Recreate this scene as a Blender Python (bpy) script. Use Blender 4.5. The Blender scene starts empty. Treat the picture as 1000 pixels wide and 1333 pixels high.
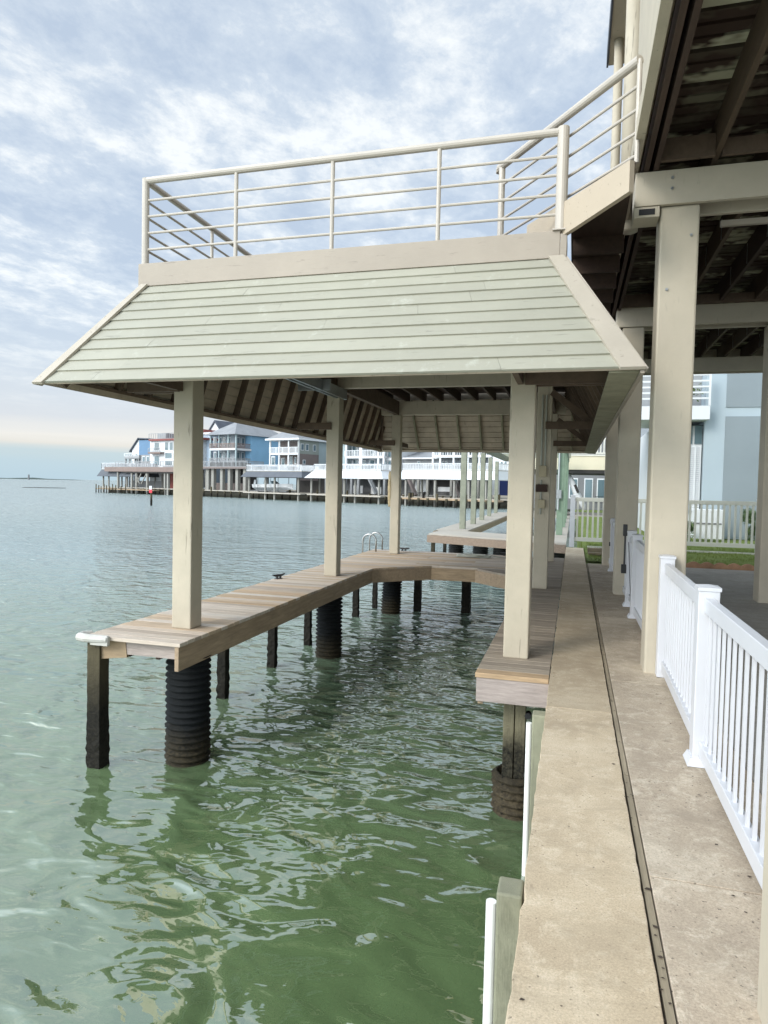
import bpy, bmesh, math, random
import numpy as np
from mathutils import Vector, Matrix
random.seed(7)
scene = bpy.context.scene
COL = scene.collection
R = math.radians

# ------------------------------------------------------------------ camera
EYE = Vector((0.0, 0.0, 1.6))
FPX, YAW, PIT, ROL = 873.04, 0.27425, -0.0387, 0.0217
_F = Vector((-math.sin(YAW)*math.cos(PIT), math.cos(YAW)*math.cos(PIT), math.sin(PIT)))
_R0 = Vector((math.cos(YAW), math.sin(YAW), 0))
_U0 = _R0.cross(_F)
_R = _R0*math.cos(ROL) + _U0*math.sin(ROL)
_U = _U0*math.cos(ROL) - _R0*math.sin(ROL)
cd = bpy.data.cameras.new('camera')
cam = bpy.data.objects.new('camera', cd)
COL.objects.link(cam)
cam.matrix_world = Matrix(((_R.x, _U.x, -_F.x, EYE.x), (_R.y, _U.y, -_F.y, EYE.y), (_R.z, _U.z, -_F.z, EYE.z), (0, 0, 0, 1)))
cd.sensor_fit = 'VERTICAL'
cd.sensor_height = 36.0
cd.sensor_width = 27.0
cd.lens = FPX*36.0/1333.0
cd.clip_start = 0.05
cd.clip_end = 12000
scene.camera = cam
scene.render.resolution_x = 768
scene.render.resolution_y = 1024

# ------------------------------------------------------------------ world
SUN_EL, SUN_AZ = R(30), R(214)          # azimuth clockwise from +Y
w = bpy.data.worlds.new('World')
scene.world = w
w.use_nodes = True
nt = w.node_tree
nt.nodes.clear()
def N(t, nt=nt, **k):
    n = nt.nodes.new(t)
    for a, b in k.items():
        setattr(n, a, b)
    return n
L = nt.links.new
out = N('ShaderNodeOutputWorld'); bg = N('ShaderNodeBackground')
sky = N('ShaderNodeTexSky'); sky.sky_type = 'NISHITA'; sky.sun_disc = False
sky.sun_elevation = SUN_EL; sky.sun_rotation = SUN_AZ; sky.dust_density = 2.0; sky.altitude = 0
tc = N('ShaderNodeTexCoord'); sep = N('ShaderNodeSeparateXYZ')
L(tc.outputs['Generated'], sep.inputs[0])
# project the sky direction onto a cloud layer
add = N('ShaderNodeMath', operation='ADD'); add.inputs[1].default_value = 0.10
mx = N('ShaderNodeMath', operation='MAXIMUM'); mx.inputs[1].default_value = 0.0
L(sep.outputs['Z'], mx.inputs[0]); L(mx.outputs[0], add.inputs[0])
dx = N('ShaderNodeMath', operation='DIVIDE'); dy = N('ShaderNodeMath', operation='DIVIDE')
L(sep.outputs['X'], dx.inputs[0]); L(add.outputs[0], dx.inputs[1])
L(sep.outputs['Y'], dy.inputs[0]); L(add.outputs[0], dy.inputs[1])
cb = N('ShaderNodeCombineXYZ'); L(dx.outputs[0], cb.inputs[0]); L(dy.outputs[0], cb.inputs[1])
mp = N('ShaderNodeMapping'); mp.inputs['Rotation'].default_value = (0, 0, R(-32)); mp.inputs['Scale'].default_value = (1.25, 1.0, 1)
mp.inputs['Location'].default_value = (3.1, 1.7, 0)
L(cb.outputs[0], mp.inputs[0])
n1 = N('ShaderNodeTexNoise'); n1.inputs['Scale'].default_value = 1.6; n1.inputs['Detail'].default_value = 9; n1.inputs['Roughness'].default_value = 0.62; n1.inputs['Distortion'].default_value = 0.1
n2 = N('ShaderNodeTexNoise'); n2.inputs['Scale'].default_value = 4.6; n2.inputs['Detail'].default_value = 8; n2.inputs['Roughness'].default_value = 0.7; n2.inputs['Distortion'].default_value = 0.15
L(mp.outputs[0], n1.inputs[0]); L(mp.outputs[0], n2.inputs[0])
mm = N('ShaderNodeMix'); mm.data_type = 'FLOAT'; mm.inputs[0].default_value = 0.45
L(n1.outputs['Fac'], mm.inputs[2]); L(n2.outputs['Fac'], mm.inputs[3])
cr = N('ShaderNodeValToRGB')
e = cr.color_ramp.elements
e[0].position = 0.43; e[0].color = (0.50, 0.59, 0.71, 1)
e[1].position = 0.60; e[1].color = (0.93, 0.96, 0.96, 1)
m_ = cr.color_ramp.elements.new(0.51); m_.color = (0.62, 0.70, 0.79, 1)
L(mm.outputs[0], cr.inputs[0])
# low bands near the horizon
hz = N('ShaderNodeValToRGB')
h = hz.color_ramp.elements
h[0].position = 0.0; h[0].color = (0.50, 0.66, 0.76, 1)
h[1].position = 1.0; h[1].color = (0.60, 0.66, 0.74, 1)
for p_, c_ in ((0.08, (0.50, 0.65, 0.74, 1)), (0.12, (0.53, 0.65, 0.71, 1)), (0.165, (0.76, 0.74, 0.70, 1)), (0.20, (0.82, 0.80, 0.77, 1)), (0.27, (0.66, 0.69, 0.74, 1)), (0.6, (0.66, 0.72, 0.78, 1))):
    q_ = hz.color_ramp.elements.new(p_); q_.color = c_
wob = N('ShaderNodeTexNoise'); wob.inputs['Scale'].default_value = 3.0; wob.inputs['Detail'].default_value = 4
wmp = N('ShaderNodeMapping'); wmp.inputs['Scale'].default_value = (1, 1, 14)
L(tc.outputs['Generated'], wmp.inputs[0]); L(wmp.outputs[0], wob.inputs[0])
wm = N('ShaderNodeMath', operation='MULTIPLY_ADD'); wm.inputs[1].default_value = 0.03; wm.inputs[2].default_value = -0.015
L(wob.outputs['Fac'], wm.inputs[0])
za = N('ShaderNodeMath', operation='ADD'); L(sep.outputs['Z'], za.inputs[0]); L(wm.outputs[0], za.inputs[1])
zs = N('ShaderNodeMath', operation='MULTIPLY'); zs.inputs[1].default_value = 3.3
L(za.outputs[0], zs.inputs[0]); L(zs.outputs[0], hz.inputs[0])
bf = N('ShaderNodeMapRange'); bf.inputs['From Min'].default_value = 0.08; bf.inputs['From Max'].default_value = 0.26
L(sep.outputs['Z'], bf.inputs['Value'])
mc = N('ShaderNodeMix'); mc.data_type = 'RGBA'
L(bf.outputs[0], mc.inputs[0]); L(hz.outputs[0], mc.inputs[6]); L(cr.outputs[0], mc.inputs[7])
# brighten the unseen cloud sheet round the sun, added fill for the shade
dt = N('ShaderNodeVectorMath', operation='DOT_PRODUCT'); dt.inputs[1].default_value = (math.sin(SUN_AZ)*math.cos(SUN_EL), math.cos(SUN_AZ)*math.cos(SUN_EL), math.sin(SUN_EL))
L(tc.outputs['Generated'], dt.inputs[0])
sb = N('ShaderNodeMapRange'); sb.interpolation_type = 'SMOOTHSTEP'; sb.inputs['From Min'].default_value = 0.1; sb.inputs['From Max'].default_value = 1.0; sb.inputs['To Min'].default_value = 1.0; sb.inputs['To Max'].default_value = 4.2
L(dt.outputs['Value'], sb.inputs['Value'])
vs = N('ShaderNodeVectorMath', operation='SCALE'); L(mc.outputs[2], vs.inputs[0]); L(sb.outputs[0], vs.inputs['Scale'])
# a share of the physical sky shows through
sk = N('ShaderNodeVectorMath', operation='SCALE'); sk.inputs['Scale'].default_value = 0.012
L(sky.outputs[0], sk.inputs[0])
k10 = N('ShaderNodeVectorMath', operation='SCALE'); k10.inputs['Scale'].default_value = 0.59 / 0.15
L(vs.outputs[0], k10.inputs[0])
sk10 = N('ShaderNodeVectorMath', operation='SCALE'); sk10.inputs['Scale'].default_value = 1.0
L(sky.outputs[0], sk10.inputs[0])
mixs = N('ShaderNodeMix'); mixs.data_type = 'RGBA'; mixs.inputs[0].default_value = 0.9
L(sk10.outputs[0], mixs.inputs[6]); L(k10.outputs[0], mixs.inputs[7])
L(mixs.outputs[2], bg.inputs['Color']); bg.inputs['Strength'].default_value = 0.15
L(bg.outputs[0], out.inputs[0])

# ------------------------------------------------------------------ sun
sl = bpy.data.lights.new('sun', 'SUN'); sl.energy = 1.0; sl.angle = R(20); sl.color = (1.0, 0.95, 0.86)
so = bpy.data.objects.new('sun', sl); COL.objects.link(so)
sd = Vector((math.sin(SUN_AZ)*math.cos(SUN_EL), math.cos(SUN_AZ)*math.cos(SUN_EL), math.sin(SUN_EL)))
so.rotation_euler = sd.to_track_quat('Z', 'Y').to_euler()

scene.view_settings.view_transform = 'Standard'
scene.view_settings.look = 'None'
scene.view_settings.gamma = 1.0
scene.view_settings.exposure = 0.9
scene.cycles.max_bounces = 8
scene.cycles.diffuse_bounces = 5
scene.cycles.glossy_bounces = 4

# ------------------------------------------------------------------ materials
MATS = {}
def newmat(name):
    m = bpy.data.materials.new(name); m.use_nodes = True
    b = m.node_tree.nodes['Principled BSDF']
    MATS[name] = m
    return m, m.node_tree, b
def rgba(c): return (c[0], c[1], c[2], 1)
def noise(t, scale, detail=5, rough=0.6, sc=(1, 1, 1), coord='Object', dist=0.0):
    tcn = N('ShaderNodeTexCoord', t); mpn = N('ShaderNodeMapping', t); mpn.inputs['Scale'].default_value = sc
    t.links.new(tcn.outputs[coord], mpn.inputs[0])
    n = N('ShaderNodeTexNoise', t); n.inputs['Scale'].default_value = scale; n.inputs['Detail'].default_value = detail
    n.inputs['Roughness'].default_value = rough; n.inputs['Distortion'].default_value = dist
    t.links.new(mpn.outputs[0], n.inputs[0])
    return n
def ramp(t, src, stops):
    r = N('ShaderNodeValToRGB', t)
    el = r.color_ramp.elements
    el[0].position, el[0].color = stops[0][0], rgba(stops[0][1])
    el[1].position, el[1].color = stops[-1][0], rgba(stops[-1][1])
    for p, c in stops[1:-1]:
        x = el.new(p); x.color = rgba(c)
    t.links.new(src, r.inputs[0])
    return r
def mixc(t, fac, a, b, mode='MIX'):
    m = N('ShaderNodeMix', t); m.data_type = 'RGBA'; m.blend_type = mode
    for s, v in ((0, fac), (6, a), (7, b)):
        if hasattr(v, 'is_linked') or hasattr(v, 'links'):
            t.links.new(v, m.inputs[s])
        elif isinstance(v, (int, float)):
            m.inputs[s].default_value = v
        else:
            m.inputs[s].default_value = rgba(v)
    return m.outputs[2]
def bump(t, b, src, strength=0.3, dist=0.01):
    bn = N('ShaderNodeBump', t); bn.inputs['Strength'].default_value = strength; bn.inputs['Distance'].default_value = dist
    t.links.new(src, bn.inputs['Height']); t.links.new(bn.outputs[0], b.inputs['Normal'])
    return bn
def painted(name, c, var=0.12, rough=0.55, scale=2.5, grain=(6, 6, 1), dirt=None, dirt_amt=0.5, bs=0.25, streak=0.5, isl=False):
    m, t, b = newmat(name)
    n = noise(t, scale, 6, 0.65)
    lo = tuple(x*(1-var) for x in c); hi = tuple(min(1, x*(1+var*0.6)) for x in c)
    col = ramp(t, n.outputs['Fac'], [(0.3, lo), (0.7, hi)]).outputs[0]
    g = noise(t, 14, 5, 0.7, grain)
    if dirt:
        d = noise(t, 5, 8, 0.75, (1, 1, 0.35))
        f = ramp(t, d.outputs['Fac'], [(0.58, (0, 0, 0)), (0.74, (dirt_amt,)*3)]).outputs[0]
        col = mixc(t, f, col, dirt)
    sk_ = noise(t, 2.6, 5, 0.6, tuple(x*1.3 for x in grain), dist=0.3)
    fs_ = ramp(t, sk_.outputs['Fac'], [(0.30, (streak,)*3), (0.37, (0, 0, 0))]).outputs[0]
    col = mixc(t, fs_, col, tuple(x*0.45 for x in c))
    if isl:
        gi = N('ShaderNodeNewGeometry', t); fi = ramp(t, gi.outputs['Random Per Island'], [(0, (0.95,)*3), (1, (1.03,)*3)]).outputs[0]
        col = mixc(t, 1.0, col, fi, 'MULTIPLY')
    t.links.new(col, b.inputs['Base Color'])
    b.inputs['Roughness'].default_value = rough
    bump(t, b, g.outputs['Fac'], bs, 0.006)
    return m
def planks(name, cols, rough=0.75, grain=(1, 14, 14), gs=3.0, gamt=0.35, bs=0.4):
    """each board (mesh island) takes its own tone; grain runs along the axis with the small scale"""
    m, t, b = newmat(name)
    g = N('ShaderNodeNewGeometry', t)
    st = [(i/(len(cols)-1), c) for i, c in enumerate(cols)]
    r = ramp(t, g.outputs['Random Per Island'], st)
    n = noise(t, gs, 7, 0.7, grain, dist=0.4)
    f = ramp(t, n.outputs['Fac'], [(0.3, (1-gamt,)*3), (0.7, (1.08,)*3)]).outputs[0]
    col = mixc(t, 1.0, r.outputs[0], f, 'MULTIPLY')
    t.links.new(col, b.inputs['Base Color'])
    b.inputs['Roughness'].default_value = rough
    bump(t, b, n.outputs['Fac'], bs, 0.005)
    return m
def plain(name, c, rough=0.6, metal=0.0, var=0.1, scale=4):
    m, t, b = newmat(name)
    n = noise(t, scale, 4)
    col = ramp(t, n.outputs['Fac'], [(0.3, tuple(x*(1-var) for x in c)), (0.7, tuple(min(1, x*(1+var)) for x in c))]).outputs[0]
    t.links.new(col, b.inputs['Base Color'])
    b.inputs['Roughness'].default_value = rough; b.inputs['Metallic'].default_value = metal
    return m

M = MATS
painted('post_paint', (0.45, 0.40, 0.305), 0.10, 0.6, 3, (8, 8, 0.8), (0.36, 0.31, 0.22), 0.45, streak=0.8)
painted('column_paint', (0.48, 0.43, 0.335), 0.10, 0.65, 1.8, (9, 9, 1.5), (0.40, 0.35, 0.26), 0.4, 0.2, 0.2)
painted('trim_paint', (0.33, 0.285, 0.23), 0.08, 0.6, 2, (1, 8, 8), (0.38, 0.33, 0.27), 0.25)
painted('hip_paint', (0.40, 0.355, 0.285), 0.08, 0.6, 3, (4, 4, 4), (0.42, 0.36, 0.30), 0.3)
painted('rail_paint', (0.44, 0.40, 0.345), 0.06, 0.4, 3, (3, 3, 3), None, 0, 0.05, 0)
painted('bridge_paint', (0.43, 0.36, 0.27), 0.06, 0.6, 2, (1, 8, 8), (0.45, 0.38, 0.28), 0.25)
painted('siding_paint', (0.315, 0.307, 0.243), 0.07, 0.6, 1.5, (1, 8, 8), (0.50, 0.51, 0.44), 0.5, isl=True)
painted('siding_back', (0.44, 0.37, 0.285), 0.25, 0.8, 2.5, (1.5, 10, 10), (0.16, 0.12, 0.08), 0.6)
painted('soffit_board', (0.26, 0.25, 0.17), 0.25, 0.8, 4, (2, 9, 9), (0.12, 0.09, 0.06), 0.6)
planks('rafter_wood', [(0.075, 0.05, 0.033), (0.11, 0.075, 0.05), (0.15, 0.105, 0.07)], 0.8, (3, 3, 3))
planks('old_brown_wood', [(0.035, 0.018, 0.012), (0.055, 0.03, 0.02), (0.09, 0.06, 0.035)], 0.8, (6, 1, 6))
planks('deck_boards', [(0.50, 0.42, 0.33), (0.42, 0.30, 0.18), (0.58, 0.51, 0.43), (0.46, 0.32, 0.19), (0.56, 0.48, 0.39), (0.38, 0.31, 0.24), (0.60, 0.54, 0.46)], 0.75, (1.2, 14, 14), 3, 0.3)
planks('grey_boards', [(0.30, 0.25, 0.195), (0.36, 0.30, 0.23), (0.26, 0.215, 0.165), (0.40, 0.335, 0.26)], 0.8, (1.2, 14, 14), 3, 0.35)
planks('fresh_rim', [(0.36, 0.26, 0.165), (0.39, 0.29, 0.19), (0.32, 0.23, 0.145)], 0.75, (10, 1.2, 10), 2.5, 0.4)
planks('fresh_rim_x', [(0.38, 0.28, 0.17), (0.34, 0.245, 0.15)], 0.75, (1.2, 10, 10), 2.5, 0.4)
planks('weathered_rim', [(0.38, 0.32, 0.29), (0.42, 0.36, 0.32)], 0.8, (1.5, 12, 16), 3, 0.4)
planks('pier_rim', [(0.26, 0.19, 0.14), (0.24, 0.18, 0.13)], 0.8, (1.5, 12, 16), 3, 0.4)
planks('front_board', [(0.46, 0.32, 0.19), (0.48, 0.34, 0.2)], 0.8, (1.5, 12, 16), 3, 0.4)
painted('vinyl_white', (0.60, 0.61, 0.635), 0.04, 0.35, 3, (3, 3, 3), (0.52, 0.52, 0.50), 0.2, 0.0, 0)
painted('vinyl_cream', (0.60, 0.59, 0.52), 0.05, 0.4, 3, (3, 3, 3), (0.5, 0.5, 0.42), 0.2, 0.0, 0)
painted('pvc_white', (0.76, 0.76, 0.74), 0.05, 0.35, 4, (3, 3, 3), (0.45, 0.42, 0.34), 0.3, 0.03, 0)
painted('dirty_vinyl', (0.46, 0.45, 0.41), 0.15, 0.5, 9, (3, 3, 3), (0.25, 0.24, 0.2), 0.5, 0.1, 0)
plain('black_plastic', (0.012, 0.012, 0.013), 0.45)
plain('black_rubber', (0.012, 0.013, 0.012), 0.6)
plain('galvanised', (0.40, 0.42, 0.43), 0.4, 0.8)
plain('stainless', (0.36, 0.36, 0.35), 0.25, 1.0)
plain('conduit_grey', (0.34, 0.35, 0.30), 0.5)
plain('box_tan', (0.38, 0.33, 0.22), 0.6)
plain('rope_tan', (0.55, 0.45, 0.28), 0.9)
plain('cleat_dark', (0.02, 0.02, 0.022), 0.4)
painted('green_post', (0.22, 0.232, 0.175), 0.2, 0.75, 4, (8, 8, 0.8), (0.14, 0.15, 0.09), 0.6)
painted('bright_green', (0.17, 0.245, 0.175), 0.12, 0.55, 4, (8, 8, 0.8), (0.3, 0.33, 0.25), 0.4)
painted('seawall_post', (0.26, 0.26, 0.18), 0.3, 0.85, 3, (16, 16, 0.8), (0.10, 0.10, 0.06), 0.7, 0.7)

# wet piles: growth on the lowest metre, wood above
def pile_mat(name, top, low, zsplit, blend=0.25, barn=None):
    m, t, b = newmat(name)
    g = N('ShaderNodeNewGeometry', t); s = N('ShaderNodeSeparateXYZ', t); t.links.new(g.outputs['Position'], s.inputs[0])
    n = noise(t, 6, 6, 0.7)
    a = N('ShaderNodeMath', t, operation='MULTIPLY_ADD'); a.inputs[1].default_value = 0.35; t.links.new(n.outputs['Fac'], a.inputs[0]); t.links.new(s.outputs['Z'], a.inputs[2])
    mr = N('ShaderNodeMapRange', t); mr.inputs['From Min'].default_value = zsplit+0.17-blend; mr.inputs['From Max'].default_value = zsplit+0.17+blend
    t.links.new(a.outputs[0], mr.inputs['Value'])
    wood = noise(t, 3, 6, 0.7, (14, 14, 1))
    tcol = ramp(t, wood.outputs['Fac'], [(0.3, tuple(x*0.6 for x in top)), (0.7, top)]).outputs[0]
    bn = noise(t, 30, 4, 0.8)
    lcol = ramp(t, bn.outputs['Fac'], [(0.4, low), (0.62, barn or low)]).outputs[0]
    t.links.new(mixc(t, mr.outputs[0], lcol, tcol), b.inputs['Base Color'])
    b.inputs['Roughness'].default_value = 0.75; b.inputs['Specular IOR Level'].default_value = 0.2
    bump(t, b, bn.outputs['Fac'], 0.6, 0.02)
pile_mat('wet_pile', (0.10, 0.085, 0.05), (0.006, 0.0055, 0.004), -0.5, 0.3, (0.018, 0.016, 0.011))
pile_mat('green_grey_pile', (0.22, 0.20, 0.13), (0.008, 0.008, 0.006), -0.68, 0.12, (0.05, 0.045, 0.03))
pile_mat('culvert', (0.008, 0.010, 0.011), (0.012, 0.011, 0.007), -1.1, 0.15, (0.045, 0.036, 0.02))
pile_mat('barnacled_culvert', (0.02, 0.018, 0.012), (0.03, 0.024, 0.015), -1.06, 0.1, (0.075, 0.06, 0.035))
pile_mat('bulkhead_mat', (0.16, 0.15, 0.12), (0.02, 0.022, 0.016), -0.9, 0.25, (0.05, 0.05, 0.035))

# concrete
def concrete(name, c, dark, light, spots=True):
    m, t, b = newmat(name)
    n = noise(t, 0.9, 9, 0.68)
    col = ramp(t, n.outputs['Fac'], [(0.32, dark), (0.5, c), (0.7, light)]).outputs[0]
    n2 = noise(t, 7, 8, 0.8, dist=0.5)
    f2 = ramp(t, n2.outputs['Fac'], [(0.50, (0, 0, 0)), (0.64, (0.8,)*3)]).outputs[0]
    col = mixc(t, f2, col, light)
    n3 = noise(t, 4.0, 9, 0.8, dist=0.9)
    f3 = ramp(t, n3.outputs['Fac'], [(0.30, (0.55,)*3), (0.42, (0, 0, 0))]).outputs[0]
    col = mixc(t, f3, col, tuple(x*0.6 for x in dark))
    n4 = noise(t, 120, 3, 0.8)
    f4 = ramp(t, n4.outputs['Fac'], [(0.30, (0.72,)*3), (0.62, (1.12,)*3)]).outputs[0]
    col = mixc(t, 1.0, col, f4, 'MULTIPLY')
    n5 = noise(t, 55, 2, 0.5)
    f5 = ramp(t, n5.outputs['Fac'], [(0.26, (0.8,)*3), (0.33, (0, 0, 0))]).outputs[0]
    col = mixc(t, f5, col, tuple(x*0.35 for x in dark))
    n6 = noise(t, 1.5, 8, 0.75, (1, 2.2, 1), dist=1.0)
    f6 = ramp(t, n6.outputs['Fac'], [(0.50, (0, 0, 0)), (0.66, (0.6,)*3)]).outputs[0]
    col = mixc(t, f6, col, tuple(x*0.72 for x in c))
    vo = N('ShaderNodeTexVoronoi', t); vo.feature = 'DISTANCE_TO_EDGE'; vo.inputs['Scale'].default_value = 0.55
    cn = noise(t, 2.2, 6, 0.7); cmx = mixc(t, 0.35, N('ShaderNodeTexCoord', t).outputs['Object'], cn.outputs['Color']); t.links.new(cmx, vo.inputs['Vector'])
    f7 = ramp(t, vo.outputs['Distance'], [(0.0, (0.0,)*3), (0.004, (0, 0, 0))])
    gi = N('ShaderNodeNewGeometry', t); fi = ramp(t, gi.outputs['Random Per Island'], [(0, (0.88,)*3), (1, (1.05,)*3)]).outputs[0]
    col = mixc(t, 1.0, col, fi, 'MULTIPLY')
    t.links.new(col, b.inputs['Base Color'])
    b.inputs['Roughness'].default_value = 0.85
    bump(t, b, n4.outputs['Fac'], 0.35, 0.004)
concrete('cap_concrete', (0.49, 0.395, 0.27), (0.37, 0.29, 0.195), (0.62, 0.525, 0.385))
concrete('slab_concrete', (0.45, 0.37, 0.275), (0.32, 0.26, 0.195), (0.63, 0.55, 0.43))
concrete('garage_concrete', (0.30, 0.28, 0.24), (0.24, 0.22, 0.19), (0.36, 0.34, 0.3))
plain('gap_dirt', (0.05, 0.035, 0.025), 0.95, var=0.4, scale=20)
planks('strip_wood', [(0.30, 0.25, 0.17), (0.36, 0.30, 0.21)], 0.85, (14, 1, 14))
plain('terracotta', (0.38, 0.22, 0.13), 0.85, var=0.3)
plain('timber_step', (0.20, 0.16, 0.11), 0.85, var=0.3)

# grass
m, t, b = newmat('grass')
n = noise(t, 1.2, 8, 0.7); n2_ = noise(t, 60, 3, 0.8)
c_ = ramp(t, n.outputs['Fac'], [(0.3, (0.15, 0.22, 0.035)), (0.7, (0.27, 0.34, 0.07))]).outputs[0]
f_ = ramp(t, n2_.outputs['Fac'], [(0.35, (0.55,)*3), (0.65, (1.2,)*3)]).outputs[0]
t.links.new(mixc(t, 1.0, c_, f_, 'MULTIPLY'), b.inputs['Base Color']); b.inputs['Roughness'].default_value = 0.9
bump(t, b, n2_.outputs['Fac'], 1.0, 0.05)
m, t, b = newmat('leaf')
g = N('ShaderNodeNewGeometry', t)
t.links.new(ramp(t, g.outputs['Random Per Island'], [(0, (0.03, 0.06, 0.015)), (0.6, (0.06, 0.11, 0.025)), (1, (0.12, 0.17, 0.05))]).outputs[0], b.inputs['Base Color'])
b.inputs['Roughness'].default_value = 0.6
m, t, b = newmat('glass')
b.inputs['Base Color'].default_value = (0.10, 0.15, 0.17, 1); b.inputs['Roughness'].default_value = 0.08; b.inputs['Specular IOR Level'].default_value = 0.8
m, t, b = newmat('marker_reflector'); b.inputs['Base Color'].default_value = (0.55, 0.03, 0.05, 1)

# water
m, t, b = newmat('water')
b.inputs['IOR'].default_value = 3.3
b.inputs['Roughness'].default_value = 0.02
wn = noise(t, 0.15, 3, 0.5, coord='Object')
t.links.new(ramp(t, wn.outputs['Fac'], [(0.35, (0.098, 0.152, 0.064)), (0.65, (0.124, 0.180, 0.086))]).outputs[0], b.inputs['Base Color'])
wcol = b.inputs['Base Color'].links[0].from_socket
wa = noise(t, 1.25, 0.6, 0.35, (1.0, 1.5, 1), dist=1.2)
wb = noise(t, 3.6, 0.8, 0.4, (1.0, 1.7, 1), dist=0.9)
wc = noise(t, 0.33, 1, 0.5, (1.0, 1.3, 1), dist=0.3)
calm = noise(t, 0.12, 2, 0.5)
# calmer in the lee of the sea wall (x > -3), choppier in open water
gp = N('ShaderNodeNewGeometry', t); sp = N('ShaderNodeSeparateXYZ', t); t.links.new(gp.outputs['Position'], sp.inputs[0])
lee = N('ShaderNodeMapRange', t); lee.inputs['From Min'].default_value = 1.5; lee.inputs['From Max'].default_value = 7.0; lee.inputs['To Min'].default_value = 0.62; lee.inputs['To Max'].default_value = 1.0
t.links.new(sp.outputs['Y'], lee.inputs['Value'])
lee2 = N('ShaderNodeMapRange', t); lee2.inputs['From Min'].default_value = -0.2; lee2.inputs['From Max'].default_value = -5.0; lee2.inputs['To Min'].default_value = 0.72; lee2.inputs['To Max'].default_value = 1.0
t.links.new(sp.outputs['X'], lee2.inputs['Value'])
le = N('ShaderNodeMath', t, operation='MULTIPLY'); t.links.new(lee.outputs[0], le.inputs[0]); t.links.new(lee2.outputs[0], le.inputs[1])
s1 = N('ShaderNodeMath', t, operation='MULTIPLY_ADD'); s1.inputs[1].default_value = 0.26; wbw = N('ShaderNodeMapRange', t); wbw.inputs['From Min'].default_value = 3.0; wbw.inputs['From Max'].default_value = 8.5; wbw.inputs['To Min'].default_value = 0.15; wbw.inputs['To Max'].default_value = 0.30
t.links.new(sp.outputs['Y'], wbw.inputs['Value']); t.links.new(wbw.outputs[0], s1.inputs[1]); t.links.new(wb.outputs['Fac'], s1.inputs[0]); t.links.new(wa.outputs['Fac'], s1.inputs[2])
s2 = N('ShaderNodeMath', t, operation='MULTIPLY_ADD'); s2.inputs[1].default_value = 1.3; t.links.new(wc.outputs['Fac'], s2.inputs[0]); t.links.new(s1.outputs[0], s2.inputs[2])
hh = N('ShaderNodeMath', t, operation='MULTIPLY'); t.links.new(s2.outputs[0], hh.inputs[0]); hh.inputs[1].default_value = 1.0
bn = N('ShaderNodeBump', t); bn.inputs['Distance'].default_value = 0.115
t.links.new(le.outputs[0], bn.inputs['Strength'])
fd = noise(t, 11, 2, 0.5, (1, 1.8, 1), dist=0.5)
h2 = N('ShaderNodeMath', t, operation='MULTIPLY_ADD'); h2.inputs[1].default_value = 0.016; t.links.new(fd.outputs['Fac'], h2.inputs[0]); t.links.new(hh.outputs[0], h2.inputs[2])
far_ = N('ShaderNodeMapRange', t); far_.inputs['From Min'].default_value = 12; far_.inputs['From Max'].default_value = 70; far_.inputs['To Min'].default_value = 0.0; far_.inputs['To Max'].default_value = 1.0
t.links.new(sp.outputs['Y'], far_.inputs['Value'])
rg = N('ShaderNodeMath', t, operation='MULTIPLY_ADD'); rg.inputs[1].default_value = 0.22; rg.inputs[2].default_value = 0.02; t.links.new(far_.outputs[0], rg.inputs[0]); t.links.new(rg.outputs[0], b.inputs['Roughness'])
dd_ = N('ShaderNodeMath', t, operation='MULTIPLY_ADD'); dd_.inputs[1].default_value = 0.22; dd_.inputs[2].default_value = 0.115; t.links.new(far_.outputs[0], dd_.inputs[0]); t.links.new(dd_.outputs[0], bn.inputs['Distance'])
t.links.new(h2.outputs[0], bn.inputs['Height'])
# base colour turns paler and greyer with distance, painting in sky reflection
sky_refl = N('ShaderNodeMapRange', t); sky_refl.inputs['From Min'].default_value = 5; sky_refl.inputs['From Max'].default_value = 22
t.links.new(sp.outputs['Y'], sky_refl.inputs['Value'])
t.links.new(mixc(t, sky_refl.outputs[0], wcol, (0.18, 0.24, 0.225)), b.inputs['Base Color']); t.links.new(bn.outputs[0], b.inputs['Normal'])

# far-shore colours
for nm, c, v in (('far_grey', (0.27, 0.30, 0.33), .08), ('far_white', (0.60, 0.62, 0.63), .05), ('far_blue', (0.22, 0.42, 0.60), .05), ('far_deep_blue', (0.11, 0.20, 0.31), .06),
                 ('far_pale_blue', (0.34, 0.42, 0.50), .06), ('far_teal', (0.30, 0.37, 0.38), .06), ('far_olive', (0.24, 0.27, 0.24), .08), ('far_brown', (0.17, 0.14, 0.13), .1),
                 ('far_roof', (0.22, 0.23, 0.24), .15), ('far_dark_roof', (0.07, 0.08, 0.10), .15), ('far_light_roof', (0.27, 0.28, 0.285), .1), ('far_skirt', (0.085, 0.095, 0.11), .12), ('far_dark_and_shade', (0.03, 0.028, 0.026), .3), ('far_red', (0.20, 0.06, 0.05), .2),  # darkest tone: painted shade below houses, and objects that are dark themselves
                 ('far_pink', (0.20, 0.15, 0.13), .1), ('far_pillar', (0.25, 0.245, 0.22), .1), ('far_wood', (0.30, 0.22, 0.14), .2), ('far_navy', (0.015, 0.03, 0.13), .1),
                 ('far_dock', (0.36, 0.33, 0.28), .12), ('cream_paint', (0.62, 0.57, 0.42), .05), ('far_steel', (0.16, 0.165, 0.17), .1), ('far_dirt', (0.22, 0.19, 0.14), .2), ('wall_blue', (0.36, 0.43, 0.47), .04), ('wall_grey', (0.215, 0.255, 0.275), .05), ('far_land', (0.10, 0.13, 0.12), .2)):
    plain(nm, c, 0.75, var=v, scale=0.6)

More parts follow.
